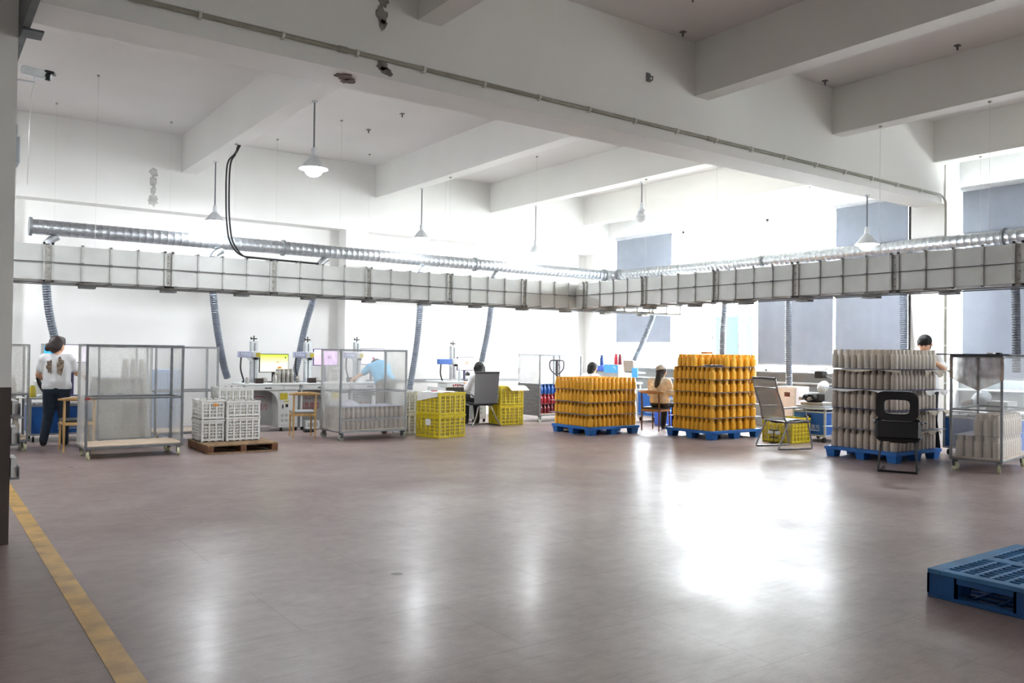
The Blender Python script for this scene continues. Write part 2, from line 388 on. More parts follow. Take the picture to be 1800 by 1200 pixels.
def spiral(mb, p0, p1, r, pitch=.11):
    p0, p1 = Vector(p0), Vector(p1); L = (p1-p0).length; n = max(1, round(L/pitch)); st = L/n
    prof = []
    for k in range(n):
        a = k*st; prof += [(r, a), (r, a+st-.02), (r+.0035, a+st-.013), (r+.0035, a+st-.006)]
    prof.append((r, L))
    M = Matrix.Translation(p0) @ (p1-p0).to_track_quat('Z', 'Y').to_matrix().to_4x4()
    return mb.lathe(prof, 20, M)
def round_duct(label, pts, axis):
    t = thing('spiral_duct', label, 'duct')
    for a, b in zip(pts[:-1], pts[1:]):
        spiral(MB(), a, b, .115).build('duct_segment', GALV, t, True)
    for p in pts:
        d = Vector((.02, 0, 0)) if axis == 'x' else Vector((0, .02, 0))
        MB().cyl(Vector(p)-d, Vector(p)+d, .142, n=24).build('flange', mat('dull flange', '8f9396', .5, .7), t, True)
    return t
ZR = 3.22
rd1 = round_duct('shiny galvanised spiral duct along the white wall', [(x, 14.5, ZR) for x in (1.4, 5.33, 9.42, 13.0)], 'x')
rd2 = round_duct('galvanised spiral duct running along the window wall', [(13.25, y, ZR) for y in (14.25, 10.2, 5.85, 1.6)], 'y')
el = MB().tube([(13.0+.25*math.sin(a), 14.25+.25*math.cos(a), ZR) for a in [PI/2*k/8 for k in range(9)]], .118, 20)
el.build('elbow', GALV, rd2, True)
def hanger(x, y, z0, z1, label):
    t = thing('hanging_wire', label, 'wire', (x, y, z0), 0, 'thin wires holding the ductwork')
    MB().cyl((0, 0, .006), (0, 0, z1-z0-.02), .0022, n=6).build('wire', CLIPM, t); MB().box(-.015, .015, -.015, .015, z1-z0-.02, z1-z0).build('anchor', CONDM, t)
for i, x in enumerate((1.72, 3.4, 5.2, 7.0, 8.7, 10.9, 12.6)):
    hanger(x, 14.5, ZR+.118, ZC, '%s thin wire from the left holding the spiral duct by the white wall' % ORD[i])
for i, y in enumerate((12.6, 10.9, 9.2, 6.2, 4.6)):
    hanger(13.25 if not 0 else 0, y, ZR+.118, 4.5, '%s thin wire from the corner holding the window-side spiral duct' % ORD[i])
for i, (x, z1) in enumerate(((2.0, ZC), (3.9, 4.5), (5.6, ZC), (7.68, 4.5), (9.6, ZC))):
    hanger(x, 12.65, 2.762, z1, '%s thin wire from the left holding the long rectangular duct' % ORD[i])
for i, y in enumerate((10.6, 9.0, 6.2, 4.8)):
    hanger(10.48, y, 2.762, 4.5, '%s thin wire from the far end holding the branch duct' % ORD[i])

def hose(label, top, path, m=HOSEM, dirv=(1, 0, 0)):
    """collar under the spiral duct, then ribbed flexible hose"""
    t = thing('flexible_hose', label, 'hose', (0, 0, 0), 0, 'ribbed extraction hoses')
    x, y, z = top; d = Vector(dirv)
    MB().tube([Vector((x, y, z-.125))+d*.14, Vector((x, y, z-.18))+d*.05, Vector((x, y, z-.24)), Vector((x, y, z-.30))], .06, 12).build('branch_pipe', GALV, t, True)
    MB().cyl((x, y, z-.25), (x, y, z-.31), .068, n=14).build('hose_clamp', mat('dark clamp', '55585c', .4, .6), t, True)
    P = bez([(x, y, z-.27)]+path, 24); n = len(P)
    # resample evenly
    L = [0]
    for i in range(1, n): L.append(L[-1]+(P[i]-P[i-1]).length)
    st = .0125; k = int(L[-1]/st); Q = []; j = 0
    for i in range(k+1):
        s = L[-1]*i/k
        while j < n-2 and L[j+1] < s: j += 1
        u = (s-L[j])/max(1e-6, L[j+1]-L[j]); Q.append(P[j].lerp(P[j+1], u))
    MB().tube(Q, .055, 12, True, [.055 if i % 3 else .064 for i in range(len(Q))]).build('ribbed_tube', m, t, True)
Z = ZR
hose('ribbed grey hose above the standing woman in white', (1.63, 14.5, Z), [(1.62, 14.45, 2.4), (1.66, 14.42, 1.95), (1.75, 14.4, 1.5)])
hose('ribbed grey hose ending behind the white crates', (4.12, 14.5, Z), [(4.12, 14.5, 2.4), (4.2, 14.5, 1.75), (4.33, 14.55, 1.15), (4.42, 14.6, .9)])
hose('ribbed grey hose behind the second laser tower', (6.03, 14.5, Z), [(5.98, 14.62, 2.4), (5.9, 14.85, 1.8), (5.78, 14.85, 1.2), (5.7, 14.88, .8)])
hose('ribbed grey hose reaching down beside the covered trolley with the bent person', (8.15, 14.5, Z), [(8.12, 14.45, 2.4), (8.03, 14.4, 1.6), (7.85, 14.35, .65)])
hose('ribbed grey hose above the seated woman in white', (9.89, 14.5, Z), [(9.85, 14.5, 2.4), (9.76, 14.5, 1.8), (9.62, 14.5, 1.2)])
hose('pale ribbed hose bending down to the laptop stand', (13.25, 13.02, Z), [(13.22, 13.06, 2.4), (13.12, 13.25, 1.8), (13.05, 13.52, 1.26)], HOSEM, (0, -1, 0))
hose('ribbed hose in front of the cyan box seen outside', (13.25, 11.15, Z), [(13.22, 11.12, 2.4), (13.12, 11.08, 1.8), (13.1, 11.07, 1.1)], HOSEM, (0, -1, 0))
hose('ribbed hose hanging before the lower grey blind', (13.25, 9.63, Z), [(13.2, 9.6, 2.4), (13.12, 9.54, 1.6), (13.1, 9.5, .86)], HOSEM, (0, -1, 0))
hose('ribbed hose slanting down beside the dark steel post', (13.25, 7.45, Z), [(13.25, 7.42, 2.4), (13.2, 7.38, 1.9), (13.1, 7.31, 1.35)], HOSEM, (0, -1, 0))
hose('dark metallic ribbed hose at the right edge, above the right trolley', (13.25, 5.72, Z), [(13.22, 5.68, 2.4), (13.15, 5.64, 1.9), (13.1, 5.61, 1.2)], HOSED, (0, -1, 0))

# pendant lamps
def lamp(label, x, y, ztop, zcap, R=.165, on=True):
    t = thing('pendant_lamp', label, 'lamp', (x, y, zcap), 0, 'white pendant lamps')
    MB().cyl((0, 0, .02), (0, 0, ztop-zcap-.012), .011, n=8).build('stem', mat('grey stem', '6f7276', .5), t, True)
    MB().cyl((0, 0, ztop-zcap-.02), (0, 0, ztop-zcap), .035, n=12).build('ceiling_rose', LAMPW, t, True)
    MB().lathe([(.022, .05), (.032, .03), (.036, -.06), (.055, -.07), (.06, -.09)], 18, cap=True).build('lamp_neck', LAMPW, t, True)
    MB().lathe([(.05, -.075), (.085, -.11), (R*.75, -.165), (R, -.205), (R+.012, -.215), (R+.01, -.222), (R-.012, -.212), (R*.72, -.172), (.06, -.1)], 28, cap=False).build('lamp_shade', LAMPW, t, True)
    MB().sphere((0, 0, -.225), .11, 18, (1, 1, .85)).build('bulb', BULB if on else mat('unlit globe', 'f2f4f4', .3), t, True)
lamp('glowing pendant lamp nearest the camera, on a long stem', 4.0, 9.86, 4.5, 3.87)
lamp('glowing pendant lamp beside the looped black cables', 4.0, 14.05, 4.5, 3.72)
lamp('glowing pendant lamp hanging before the middle of the white wall', 7.79, 13.86, 4.5, 3.76)
lamp('glowing pendant lamp toward the far corner of the white wall', 10.6, 13.98, 4.5, 3.72, .13)
lamp('short pendant lamp washed out by the window light', 10.62, 10.85, 4.5, 4.08, .1, False)
lamp('glowing pendant lamp hanging under the main beam, before the blinds', 11.82, 7.2, 3.88, 3.34)

lamp('added unseen pendant lamp beyond the near pillar, brightening the standing woman', .22, 9.86, 4.5, 3.87)  # extra lamp outside the view, added to light the woman's back
lamp('added unseen pendant lamp by the left wall, brightening the left side', .22, 14.05, 4.5, 3.72)  # second added lamp outside the view, more light at the left
# conduit along the main beam, black cables, camera
t = thing('conduit_pipe', 'grey conduit clipped along the face of the main beam', 'pipe')
P = [(-2, 6.822, 4.07), (13.25, 6.822, 4.0), (13.36, 6.815, 3.97), (13.41, 6.81, 3.9), (13.42, 6.805, .3)]
MB().tube(P, .021, 10).build('pipe', CONDM, t, True)
for i in range(22):
    x = -1.6+i*.68; z = 4.07-.07*(x+2)/15.25
    MB().cyl((x-.012, 6.822, z), (x+.012, 6.822, z), .026, n=12).box(x-.01, x+.01, 6.83, 6.8495, z-.035, z+.035).build('clip', CLIPM, t, True)
for z in (3.4, 2.8, 2.2, 1.6, 1.0):
    MB().cyl((13.42, 6.805, z-.012), (13.42, 6.805, z+.012), .026, n=12).box(13.41, 13.44, 6.81, 6.832, z-.02, z+.02).build('clip', CLIPM, t, True)
for x in (3.02, 7.8): MB().cyl((x-.04, 6.822, 4.07-.07*(x+2)/15.25), (x+.04, 6.822, 4.07-.07*(x+2)/15.25), .027, n=12).build('coupling', CONDM, t, True)
for k, lb in ((0, 'thick black cable drooping from the beam to the duct top'), (.045, 'second black cable drooping beside the first one')):
    o = MB().tube(bez([(3.95+k*.6, 12.7, 4.5), (3.90+k*.3, 12.7, 4.36), (3.775+k, 12.66, 4.16), (3.76+k, 12.64, 3.6), (3.78+k, 12.62, 3.2), (3.83+k, 12.6, 2.98), (3.97+k, 12.58, 2.82-k*.3), (4.25, 12.56+k, 2.79), (5.2, 12.56+k, 2.775)], 8), .013, 8).build('black_cable', RUBBER, None, True)
    tag(o, lb, 'cable')
t = thing('security_camera', 'white security camera hanging beside the near pillar', 'camera', (.86, 8.5, 3.83), 0)
M = T(0, 0, 0, -.32, 0, .16)
MB().bbox(-.135, .07, -.035, .035, -.035, .04, .008, M).build('housing', LAMPW, t)
MB().bbox(.05, .13, -.04, .04, .022, .046, .006, M).build('visor', BLACK, t)
MB().cyl(M @ Vector((.06, 0, -.002)), M @ Vector((.10, 0, -.002)), .036, n=16).build('lens_hood', BLACK, t, True)
MB().cyl(M @ Vector((.10, 0, -.002)), M @ Vector((.104, 0, -.002)), .028, n=16).build('lens', mat('lens glass', 'dfe6ee', .1, .4), t, True)
MB().tube([(-.03, 0, -.03), (-.03, 0, -.08), (-.3, .0, -.085), (-.4, 0, -.08)], .009, 8).build('bracket', LAMPW, t, True)
MB().tube(bez([(-.02, 0, -.08), (-.05, .0, -.2), (-.06, 0, -.5), (-.07, 0, -1.0)], 4), .004, 6).build('lead', CLIPM, t, True)
MB().cyl((-.4, 0, -1.05), (-.4, 0, 1.32), .03, n=10).build('drop_pole', LAMPW, t, True)
tag(MB().box(.568, .614, 4.0, 8.3, 3.6, 3.615).box(.568, .58, 4.0, 8.3, 3.615, 3.865).box(.568, .614, 4.0, 8.3, 3.86, 3.875).box(.57, .70, 6.62, 6.80, 3.585, 3.6).build('steel_channel', mat('grey steel', '5e6264', .5, .4, var=.15)), 'dark grey steel channel under the beam at upper left', 'steel beam')
t = thing('emergency_light', 'small grey emergency light on the side of the near pillar', 'light', (.567, 7.2, 2.75))
MB().bbox(.002, .045, -.1, .1, 0, .2, .008).build('case', mat('light grey case', 'aeb4bb', .5), t)
MB().bbox(.002, .03, -.05, .05, .21, .30, .008).build('lamp_head', mat('grey lens', '8d8f92', .3), t)
MB().box(.045, .047, -.06, .06, .06, .14).build('label_plate', mat('dark plate', '3d4248', .4), t)

t = thing('wall_hook', 'small dark hook fixed on the face of the main beam', 'hook', (6.78, 6.848, 4.57))
MB().box(-.03, .03, -.012, .0, -.05, .05).build('plate', RODM, t); MB().tube([(0, -.012, .02), (.03, -.05, .0), (.02, -.05, -.04), (0, -.03, -.05)], .008, 6).build('hook', RODM, t)
for lb, x, y in (('nearest the top edge of the photo', 6.56, 5.98), ('in the corner between main beam and first near beam', 7.19, 6.70), ('between the two near beams, close to the main beam', 10.0, 6.72), ('between the two near beams, middle one', 10.1, 5.0), ('between the two near beams, at the right', 10.05, 3.6),
                 ('over the nearest glowing lamp, first of its row', 6.2, 11.7), ('over the nearest glowing lamp, second of its row', 6.2, 12.9), ('beyond the second far beam', 9.1, 12.4), ('beyond the second far beam, nearer the wall', 9.1, 13.4)):
    t = thing('ceiling_anchor', 'small grey ceiling anchor '+lb, 'anchor', (x, y, ZC), 0, 'ceiling anchors')
    MB().box(-.03, .03, -.03, .03, -.012, 0).build('plate', RODM, t); MB().cyl((0, 0, -.012), (0, 0, -.06), .012, n=8).build('bolt', RODM, t)

# ------------------------------------------------------------------ bottles and pallets
MUST = mat('mustard coat', 'eeae2a', .42, var=.05, scale=30)
TAUPE = mat('taupe coat', 'c2b5a7', .45, var=.05, scale=30)
TAUPE2 = mat('pale taupe coat', 'cfc6b8', .45, var=.05, scale=30)
STEELB = mat('brushed steel', 'b5b2ac', .3, .8, var=.1, scale=20)
BLUEP = mat('blue pallet plastic', '1f66b4', .45, var=.08, scale=6)
CARD = mat('grey divider card', '8d90a0', .6, var=.05)
CARDB = mat('blue divider card', '4a5786', .6, var=.05)
PAPER = mat('white paper', 'e4e4e2', .7, var=.04)
KRAFT = mat('kraft paper', 'cfc3b2', .7, var=.08)
def bottle_prof(r, h):
    return [(r*.9, 0), (r*.97, .004), (r*.97, h*.58), (r*.94, h*.61), (r*.70, h*.70), (r*.66, h*.73), (r*.62, h*.955), (r*.66, h*.96), (r*.66, h), (r*.56, h), (r*.54, h*.8)]
def straight_prof(r, h):
    return [(r*.93, 0), (r*.98, .004), (r*.98, h*.70), (r*.95, h*.72), (r*.74, h*.785), (r*.71, h*.81), (r*.70, h*.97), (r*.74, h*.975), (r*.74, h), (r*.64, h), (r*.62, h*.85)]
def bottle_mesh(name, r, h, m, prof=bottle_prof, n=16):
    return MB().lathe(prof(r, h), n).mesh(name, m, True)
def put_bottle(me, x, y, z, label, group):
    o = bpy.data.objects.new(me.name.split('.')[0], me); o.location = (x, y, z); COL.objects.link(o)
    o.rotation_euler = (0, 0, random.uniform(0, 6))
    return tag(o, label, 'bottle', group)
def blue_pallet(label, x0, x1, y0, y1):
    t = thing('plastic_pallet', label, 'pallet', (x0, y0, 0), 0, 'blue plastic pallets under the bottle stacks')
    w, d = x1-x0, y1-y0
    MB().bbox(0, w, 0, d, .115, .145, .008).build('deck', BLUEP, t)
    MB().box(.0, w, -.004, .0, .10, .14).box(0, w, d, d+.004, .10, .14).box(-.004, 0, 0, d, .10, .14).box(w, w+.004, 0, d, .10, .14).build('rim', BLUEP, t)
    for i in (0, 1, 2):
        for j in (0, 1, 2):
            cx = .09+(w-.18)*i/2; cy = .08+(d-.16)*j/2
            a, b = .085, .066
            v = [(cx+s*a, cy+u*a*.85, .115) for s, u in ((-1, -1), (1, -1), (1, 1), (-1, 1))]+[(cx+s*b, cy+u*b*.85, 0) for s, u in ((-1, -1), (1, -1), (1, 1), (-1, 1))]
            MB().add(v, [(0, 1, 2, 3), (7, 6, 5, 4), (0, 4, 5, 1), (1, 5, 6, 2), (2, 6, 7, 3), (3, 7, 4, 0)]).build('foot', BLUEP, t)
    return t
def card(x0, x1, y0, y1, z, label, m=CARD, dx=0, dy=0, w=.0):
    n = 14; P = []
    for j in range(n+1):
        P.append([(x0+dx+(x1-x0)*i/n, y0+dy+(y1-y0)*j/n, z+(w*(1+math.sin(i*1.3+j*.9)) if (i in (0, n) or j in (0, n)) else 0)) for i in range(n+1)])
    mb = MB().sheet(P); mb.sheet([[(p[0], p[1], p[2]+.0035) for p in r] for r in P])
    h = n+1; N = h*h                                             # close the rim
    e = [i for i in range(h)]+[j*h+n for j in range(1, h)]+[n*h+i for i in range(n-1, -1, -1)]+[j*h for j in range(n-1, 0, -1)]
    mb.f += [(a, b, b+N, a+N) for a, b in zip(e, e[1:]+e[:1])]
    return tag(mb.build('divider_sheet', m), label, 'sheet', 'divider sheets between bottle layers')
LAY = ['bottom layer', 'second layer', 'third layer', 'fourth layer', 'fifth layer', 'sixth layer']
def spare(mesh_fn, pts, m, name, label, cat='bottles'):
    mb = MB()
    for p in pts: mb.lathe(mesh_fn, 10, Matrix.Translation(p), cap=False)
    o = mb.build(name, m, None, True); tag(o, label, cat, None, 'stuff'); return o

# --- low mustard stack (square packing, four layers)
def low_stack():
    x0, y0, nx, ny, p = 9.36, 10.75, 11, 10, .1
    blue_pallet('blue pallet under the low mustard stack', x0-.02, x0+nx*p+.04, y0-.02, y0+ny*p+.02)
    me = bottle_mesh('mustard_bottle', .0485, .203, MUST); rest = []
    for k in range(4):
        z = .1455+k*.2105
        if k: card(x0-.03-(.06 if k < 3 else 0), x0+nx*p+.05, y0-.03, y0+ny*p+.03, z-.0065, 'thin divider sheet under the %s of the low mustard stack' % LAY[k], dx=.02*(k == 3))
        nm = LAY[k] if k < 3 else 'top layer'
        for i in range(nx):
            for j in range(ny):
                x, y = x0+p*(i+.5), y0+p*(j+.5)
                if j == 0: put_bottle(me, x, y, z, 'mustard bottle, %s of the low stack, wide front face, %s from its left' % (nm, ORD[i]), 'mustard bottles in the low stack')
                elif i == 0: put_bottle(me, x, y, z, 'mustard bottle, %s of the low stack, narrow left face, %s from front corner' % (nm, ORD[j]), 'mustard bottles in the low stack')
                elif k == 3 and j < 4: put_bottle(me, x, y, z, 'mustard bottle, top layer of low stack, row %s from front, %s from left' % (ORD[j], ORD[i]), 'mustard bottles in the low stack')
                else: rest.append((x, y, z))
    spare(bottle_prof(.0485, .203), rest, MUST, 'packed_bottles', 'mustard bottles packed behind the faces of the low stack')
low_stack()
# --- tall mustard stack (staggered packing, six layers, the top one part filled)
def tall_stack():
    x0, y0, nx, ny, p = 10.67, 9.22, 14, 9, .1; q = .0866
    blue_pallet('blue pallet under the tall mustard stack', x0-.03, x0+nx*q+.05, y0-.03, y0+ny*p+.1)
    me = bottle_mesh('mustard_bottle', .049, .205, MUST); rest = []
    for k in range(6):
        z = .1455+k*.2125
        if k: card(x0-.025, x0+nx*q+.05, y0-.03, y0+ny*p+.08, z-.0065, 'thin divider sheet under the %s of the tall mustard stack' % LAY[k])
        nm = LAY[k] if k < 5 else 'top layer'
        for i in range(nx):
            for j in range(ny):
                x, y = x0+q*(i+.58), y0+p*(j+.5+(.5 if i % 2 else 0))
                if k == 5 and i < 5 and j < 4 : continue
                if k == 5 and (i < 2 and j > 7): continue
                if j == 0: put_bottle(me, x, y, z, 'mustard bottle, %s of the tall stack, wide face, %s from the front corner' % (nm, ORD[i]), 'mustard bottles in the tall stack')
                elif i == 0: put_bottle(me, x, y, z, 'mustard bottle, %s of the tall stack, narrow face, %s from front corner' % (nm, ORD[j]), 'mustard bottles in the tall stack')
                elif k == 5 and (i == 5 and j < 4): put_bottle(me, x, y, z, 'mustard bottle, top layer of tall stack, edge of the gap, %s from front' % ORD[j], 'mustard bottles in the tall stack')
                else: rest.append((x, y, z))
    spare(bottle_prof(.049, .205), rest, MUST, 'packed_bottles', 'mustard bottles packed behind the faces of the tall stack')
    o = paper_pile(10.72, 11.0, 9.24, 9.5, .1455+5*.2125, 6, 'crumpled white papers lying on the tall mustard stack'); return o
def paper_pile(x0, x1, y0, y1, z, n, label, m=PAPER, amp=.006):
    t = thing('paper_sheets', label, 'paper', ((x0+x1)/2, (y0+y1)/2, z)); r = random.Random(n*7+int(x0*10))
    w, d = x1-x0, y1-y0
    for k in range(n):
        a = r.uniform(-.3, .3); P = []
        for j in range(7):
            P.append([(w*(i/6-.5), d*(j/6-.5), .002+k*.0045+amp*abs(math.sin(i*1.1+k))*abs(math.cos(j*.9+k*2))) for i in range(7)])
        mb = MB().sheet(P, Matrix.Rotation(a, 4, 'Z')); mb.sheet([[(p[0], p[1], p[2]+.001) for p in reversed(q)] for q in P], Matrix.Rotation(a, 4, 'Z'))
        mb.build('sheet', m, t, True)
    return t
tall_stack()
tag(MB().bbox(11.2, 11.34, 9.8, 9.95, 1.4152, 1.46, .006).build('orange_carton', mat('orange red carton', 'd8862c', .6)), 'small orange carton lying on top of the tall mustard stack', 'carton')

# --- taupe stack with paper between the layers
def taupe_stack():
    x0, y0, nx, ny, p = 10.55, 6.0, 11, 10, .097
    blue_pallet('blue pallet under the taupe bottle stack', x0-.05, x0+nx*p+.04, y0-.04, y0+ny*p+.05)
    me = bottle_mesh('taupe_bottle', .0465, .262, TAUPE, straight_prof); me2 = bottle_mesh('pale_taupe_bottle', .0465, .262, TAUPE2, straight_prof); rest = []
    for k in range(5):
        z = .1455+k*.274
        if k:
            card(x0-.08, x0+nx*p+.09, y0-.09, y0+ny*p+.07, z-.0065, 'bent divider sheet under the %s of the taupe stack' % (LAY[k] if k < 4 else 'top layer'), CARDB if k != 1 else CARD, w=0)
            crumple(x0-.02, x0+nx*p+.1, y0-.11, y0+ny*p+.03, z-.009, k)
        nm = LAY[k] if k < 4 else 'top layer'
        for i in range(nx):
            for j in range(ny):
                x, y = x0+p*(i+.5), y0+p*(j+.5)+random.uniform(-.0003, .0003)
                b = me2 if k == 4 else me
                if k == 4 and (i in (1, 2, 3) and j > 5): continue
                if j == 0: put_bottle(b, x, y, z, 'taupe bottle, %s of the taupe stack, right-hand face, %s from front corner' % (nm, ORD[i]), 'taupe bottles on the blue pallet')
                elif i == 0: put_bottle(b, x, y, z, 'taupe bottle, %s of the taupe stack, left-hand face, %s from front corner' % (nm, ORD[j]), 'taupe bottles on the blue pallet')
                else: rest.append((x, y, z))
    spare(straight_prof(.0465, .262), rest, TAUPE, 'packed_bottles', 'taupe bottles packed behind the faces of the taupe stack')
def crumple(x0, x1, y0, y1, z, k):
    """wrinkled sheet hanging out over the edge under a divider"""
    r = random.Random(k*31)
    n, h = 34, 5
    def edge(pts, nrm, lab, drop, m):
        P = []
        for j in range(h):
            row = []
            for i, (x, y) in enumerate(pts):
                dr = drop*(.55+.45*math.sin(i*.33+k*2))*(j/(h-1))**1.2; out = .012*math.sin(i*1.9+k)*(j/(h-1))+.02*(j/(h-1))
                row.append((x+nrm[0]*out, y+nrm[1]*out, z-dr-.001))
            P.append(row)
        mb = MB().sheet(P); mb.sheet([[(p[0]+nrm[0]*.0015, p[1]+nrm[1]*.0015, p[2]) for p in reversed(q)] for q in P])
        tag(mb.build('wrapping_paper', m, None, True), lab, 'paper', 'paper liners in the taupe stack')
    nm = LAY[k] if k < 4 else 'top layer'
    if k in (4, 3):
        edge([(x0-.07, y0+(y1-y0)*i/n) for i in range(n+1)], (-1, 0), 'pale paper edge hanging on the left-hand side under the %s of the taupe stack' % nm, .035, KRAFT if k == 4 else PAPER)
    a, b = (.45, 1.0) if k > 1 else (.35, .8)
    edge([(x0+(x1-x0)*(a+(b-a)*i/n), y0-.005) for i in range(n+1)], (0, -1), 'crumpled paper hanging on the right-hand side under the %s of the taupe stack' % nm, .10 if k == 4 else .07, KRAFT if k != 3 else PAPER)
taupe_stack()

# ------------------------------------------------------------------ crates and pallets
YEL = mat('yellow crate plastic', 'd9c325', .45, var=.07, scale=10)
WHC = mat('white crate plastic', 'dcdcd8', .5, var=.05, scale=10)
INNER = mat('wrapped goods', 'cfc9bb', .7, var=.12, scale=14)
def crate(name, label, x, y, z, w, d, h, m, rz=0, cols=5, rows=5, fill=True, group=None):
    t = thing(name, label, 'crate', (x, y, z), rz, group)
    th = .012
    MB().box(0, w, 0, d, 0, th).build('base', m, t)
    def side(L, M):
        s = MB()
        s.box(0, L, 0, th, h-.055, h, M).box(0, L, 0, th, 0, .04, M)
        for k in range(cols+1):
            a = k*(L-.024)/cols; s.box(a, a+.024, -.004, th, 0, h, M)
        for k in range(1, rows):
            zz = .04+(h-.095)*k/rows; s.box(0, L, 0, th*.8, zz-.007, zz+.007, M)
        nb = cols*4
        for k in range(nb):
            a = .012+(L-.024)*(k+.5)/nb; s.box(a-.004, a+.004, .002, th*.7, .04, h-.05, M)
        return s
    side(w, Matrix.Identity(4)).build('side_panel', m, t); side(w, T(w, d, 0, PI)).build('side_panel', m, t)
    side(d, T(0, d, 0, -PI/2)).build('end_panel', m, t); side(d, T(w, 0, 0, PI/2)).build('end_panel', m, t)
    MB().box(-.01, w+.01, -.01, 0, h-.022, h).box(-.01, w+.01, d, d+.01, h-.022, h).box(-.01, 0, 0, d, h-.022, h).box(w, w+.01, 0, d, h-.022, h).build('rim', m, t)
    if fill:
        g = MB(); nx, ny = max(2, int(w/.09)), max(2, int(d/.09)); r = (w-.05)/nx/2*.95
        for i in range(nx):
            for j in range(ny):
                if 0 < i < nx-1 and 0 < j < ny-1: continue
                g.lathe([(r, 0), (r, h*.6), (r*.7, h*.75), (r*.7, h*.9)], 8, Matrix.Translation((.025+(w-.05)*(i+.5)/nx, .025+(d-.05)*(j+.5)/ny, th+.001)))
        o = g.build('packed_goods', INNER, t, True); o['kind'] = 'stuff'
    return t
g = 'yellow crates beside the covered trolley'
cy = crate('plastic_crate', 'lower yellow crate with a white tag beside the covered trolley', 6.9, 11.6, 0, .58, .55, .37, YEL, .22, group=g)
crate('plastic_crate', 'upper yellow crate covered with white paper', 6.9, 11.6, .3725, .58, .55, .36, YEL, .22, group=g)
t = thing('paper_cover', 'sheet of white paper draped over the upper yellow crate', 'paper', (6.9, 11.6, .7335), .22)
P = []
for j in range(13):
    P.append([(-.016-.004*math.sin(j)+(.0 if i > 2 else 0)+max(0, (i-2))*.058, .03+.5*j/12, (.006+.006*math.sin(i*1.4+j)) if i >= 2 else (-.075*(2-i)*(.4+.6*j/12))) for i in range(12)])
mb = MB().sheet(P); mb.sheet([[(p[0]-.001, p[1], p[2]+.001) for p in reversed(q)] for q in P]); mb.build('sheet', PAPER, t, True)
MB().bbox(.05, .14, .2, .27, .015, .03, .004).build('red_clip', mat('red scrap', 'b5322c', .5), t)
MB().box(-.009, -.006, .2, .32, .2, .3).build('paper_tag', PAPER, cy)['label'] = 'torn white paper tag'
g = 'yellow crates beside the seated woman'
crate('plastic_crate', 'lower yellow crate right of the black chair', 9.14, 13.1, 0, .54, .4, .385, YEL, 0, group=g)
crate('plastic_crate', 'upper yellow crate right of the black chair, under a newspaper', 9.14, 13.1, .3875, .54, .4, .36, YEL, 0, group=g)
t = thing('newspaper', 'blue and white printed paper hanging over the upper yellow crate', 'paper', (9.3, 13.08, .75))
P = [[(.42*i/8, .2-.05*j-(.0 if j < 4 else .022), .006 if j < 4 else .006-.035*(j-3.6)) for i in range(9)] for j in range(7)]
mb = MB().sheet(P); mb.sheet([[(p[0], p[1]-.001, p[2]+.001) for p in reversed(q)] for q in P]); mb.build('sheet', PAPER, t, True)
for x0, x1, m in ((.05, .17, mat('grey print', '9aa0b8', .7)), (.24, .34, mat('blue print', '3f79b5', .7))):
    MB().box(x0, x1, -.0275, -.0245, -.065, -.02).build('print', m, t)
cb = crate('plastic_crate', 'yellow crate with two white labels behind the mesh chair', 11.4, 8.2, 0, .46, .58, .4, YEL, 0, 5, 5)
for i in range(2): MB().box(-.014, -.011, .22+.14*i, .32+.14*i, .13, .19).build('paper_label', PAPER, cb)
g = 'white crates on the wooden pallet'
crate('plastic_crate', 'white crate, lower of the left column on the wooden pallet', 3.22, 11.75, .1225, .3, .48, .30, WHC, 0, 3, 5, group=g)
cw = crate('plastic_crate', 'white crate with an orange mark, upper of the left column', 3.22, 11.75, .4245, .3, .48, .27, WHC, 0, 3, 4, group=g)
crate('plastic_crate', 'white crate, lower of the right column on the wooden pallet', 3.545, 11.7, .1225, .46, .34, .33, WHC, 0, 5, 6, group=g)
crate('plastic_crate', 'white crate, upper of the right column on the wooden pallet', 3.545, 11.7, .4545, .46, .34, .22, WHC, 0, 5, 3, group=g)
crate('plastic_crate', 'pale translucent crate standing behind the white crate columns', 3.62, 12.34, 0, .5, .4, .42, WHC, 0, 5, 4, group=g)
crate('plastic_crate', 'pale translucent crate on top of the stack behind the white columns', 3.62, 12.34, .4225, .5, .4, .42, WHC, 0, 5, 4, group=g)
crate('plastic_crate', 'white crate, lower one behind the yellow crates', 6.72, 12.5, 0, .46, .4, .36, WHC, 0, 4, 5)
crate('plastic_crate', 'white crate, upper one behind the yellow crates', 6.72, 12.5, .3625, .46, .4, .34, WHC, 0, 4, 5)
MB().prism(blot(.1, .05, 21), 0, .003, FY(.18, .2, -.005)).build('orange_mark', mat('orange print', 'd98a2a', .6), cw)['label'] = 'orange printed mark'
WOODP = mat('weathered pallet wood', '8c6f4f', .75, var=.2, scale=4, stretch=(8, 1, 8), bump=.2)
WOODD = mat('dark pallet wood', '70492f', .75, var=.25, scale=4, stretch=(1, 8, 8), bump=.2)
t = thing('wooden_pallet', 'weathered wooden pallet carrying the white crates', 'pallet', (3.18, 11.3, 0))
for k in range(7): MB().bbox(0, .95, k*.1433, k*.1433+.13, .10, .12, .003).build('deck_board', WOODP, t)
for x in (0, .435, .87): MB().bbox(x, x+.08, 0, .99, .018, .0995, .004).build('bearer', WOODD, t)
for y in (0, .45, .88): MB().bbox(0, .95, y, y+.1, 0, .0175, .003).build('bottom_board', WOODP, t)

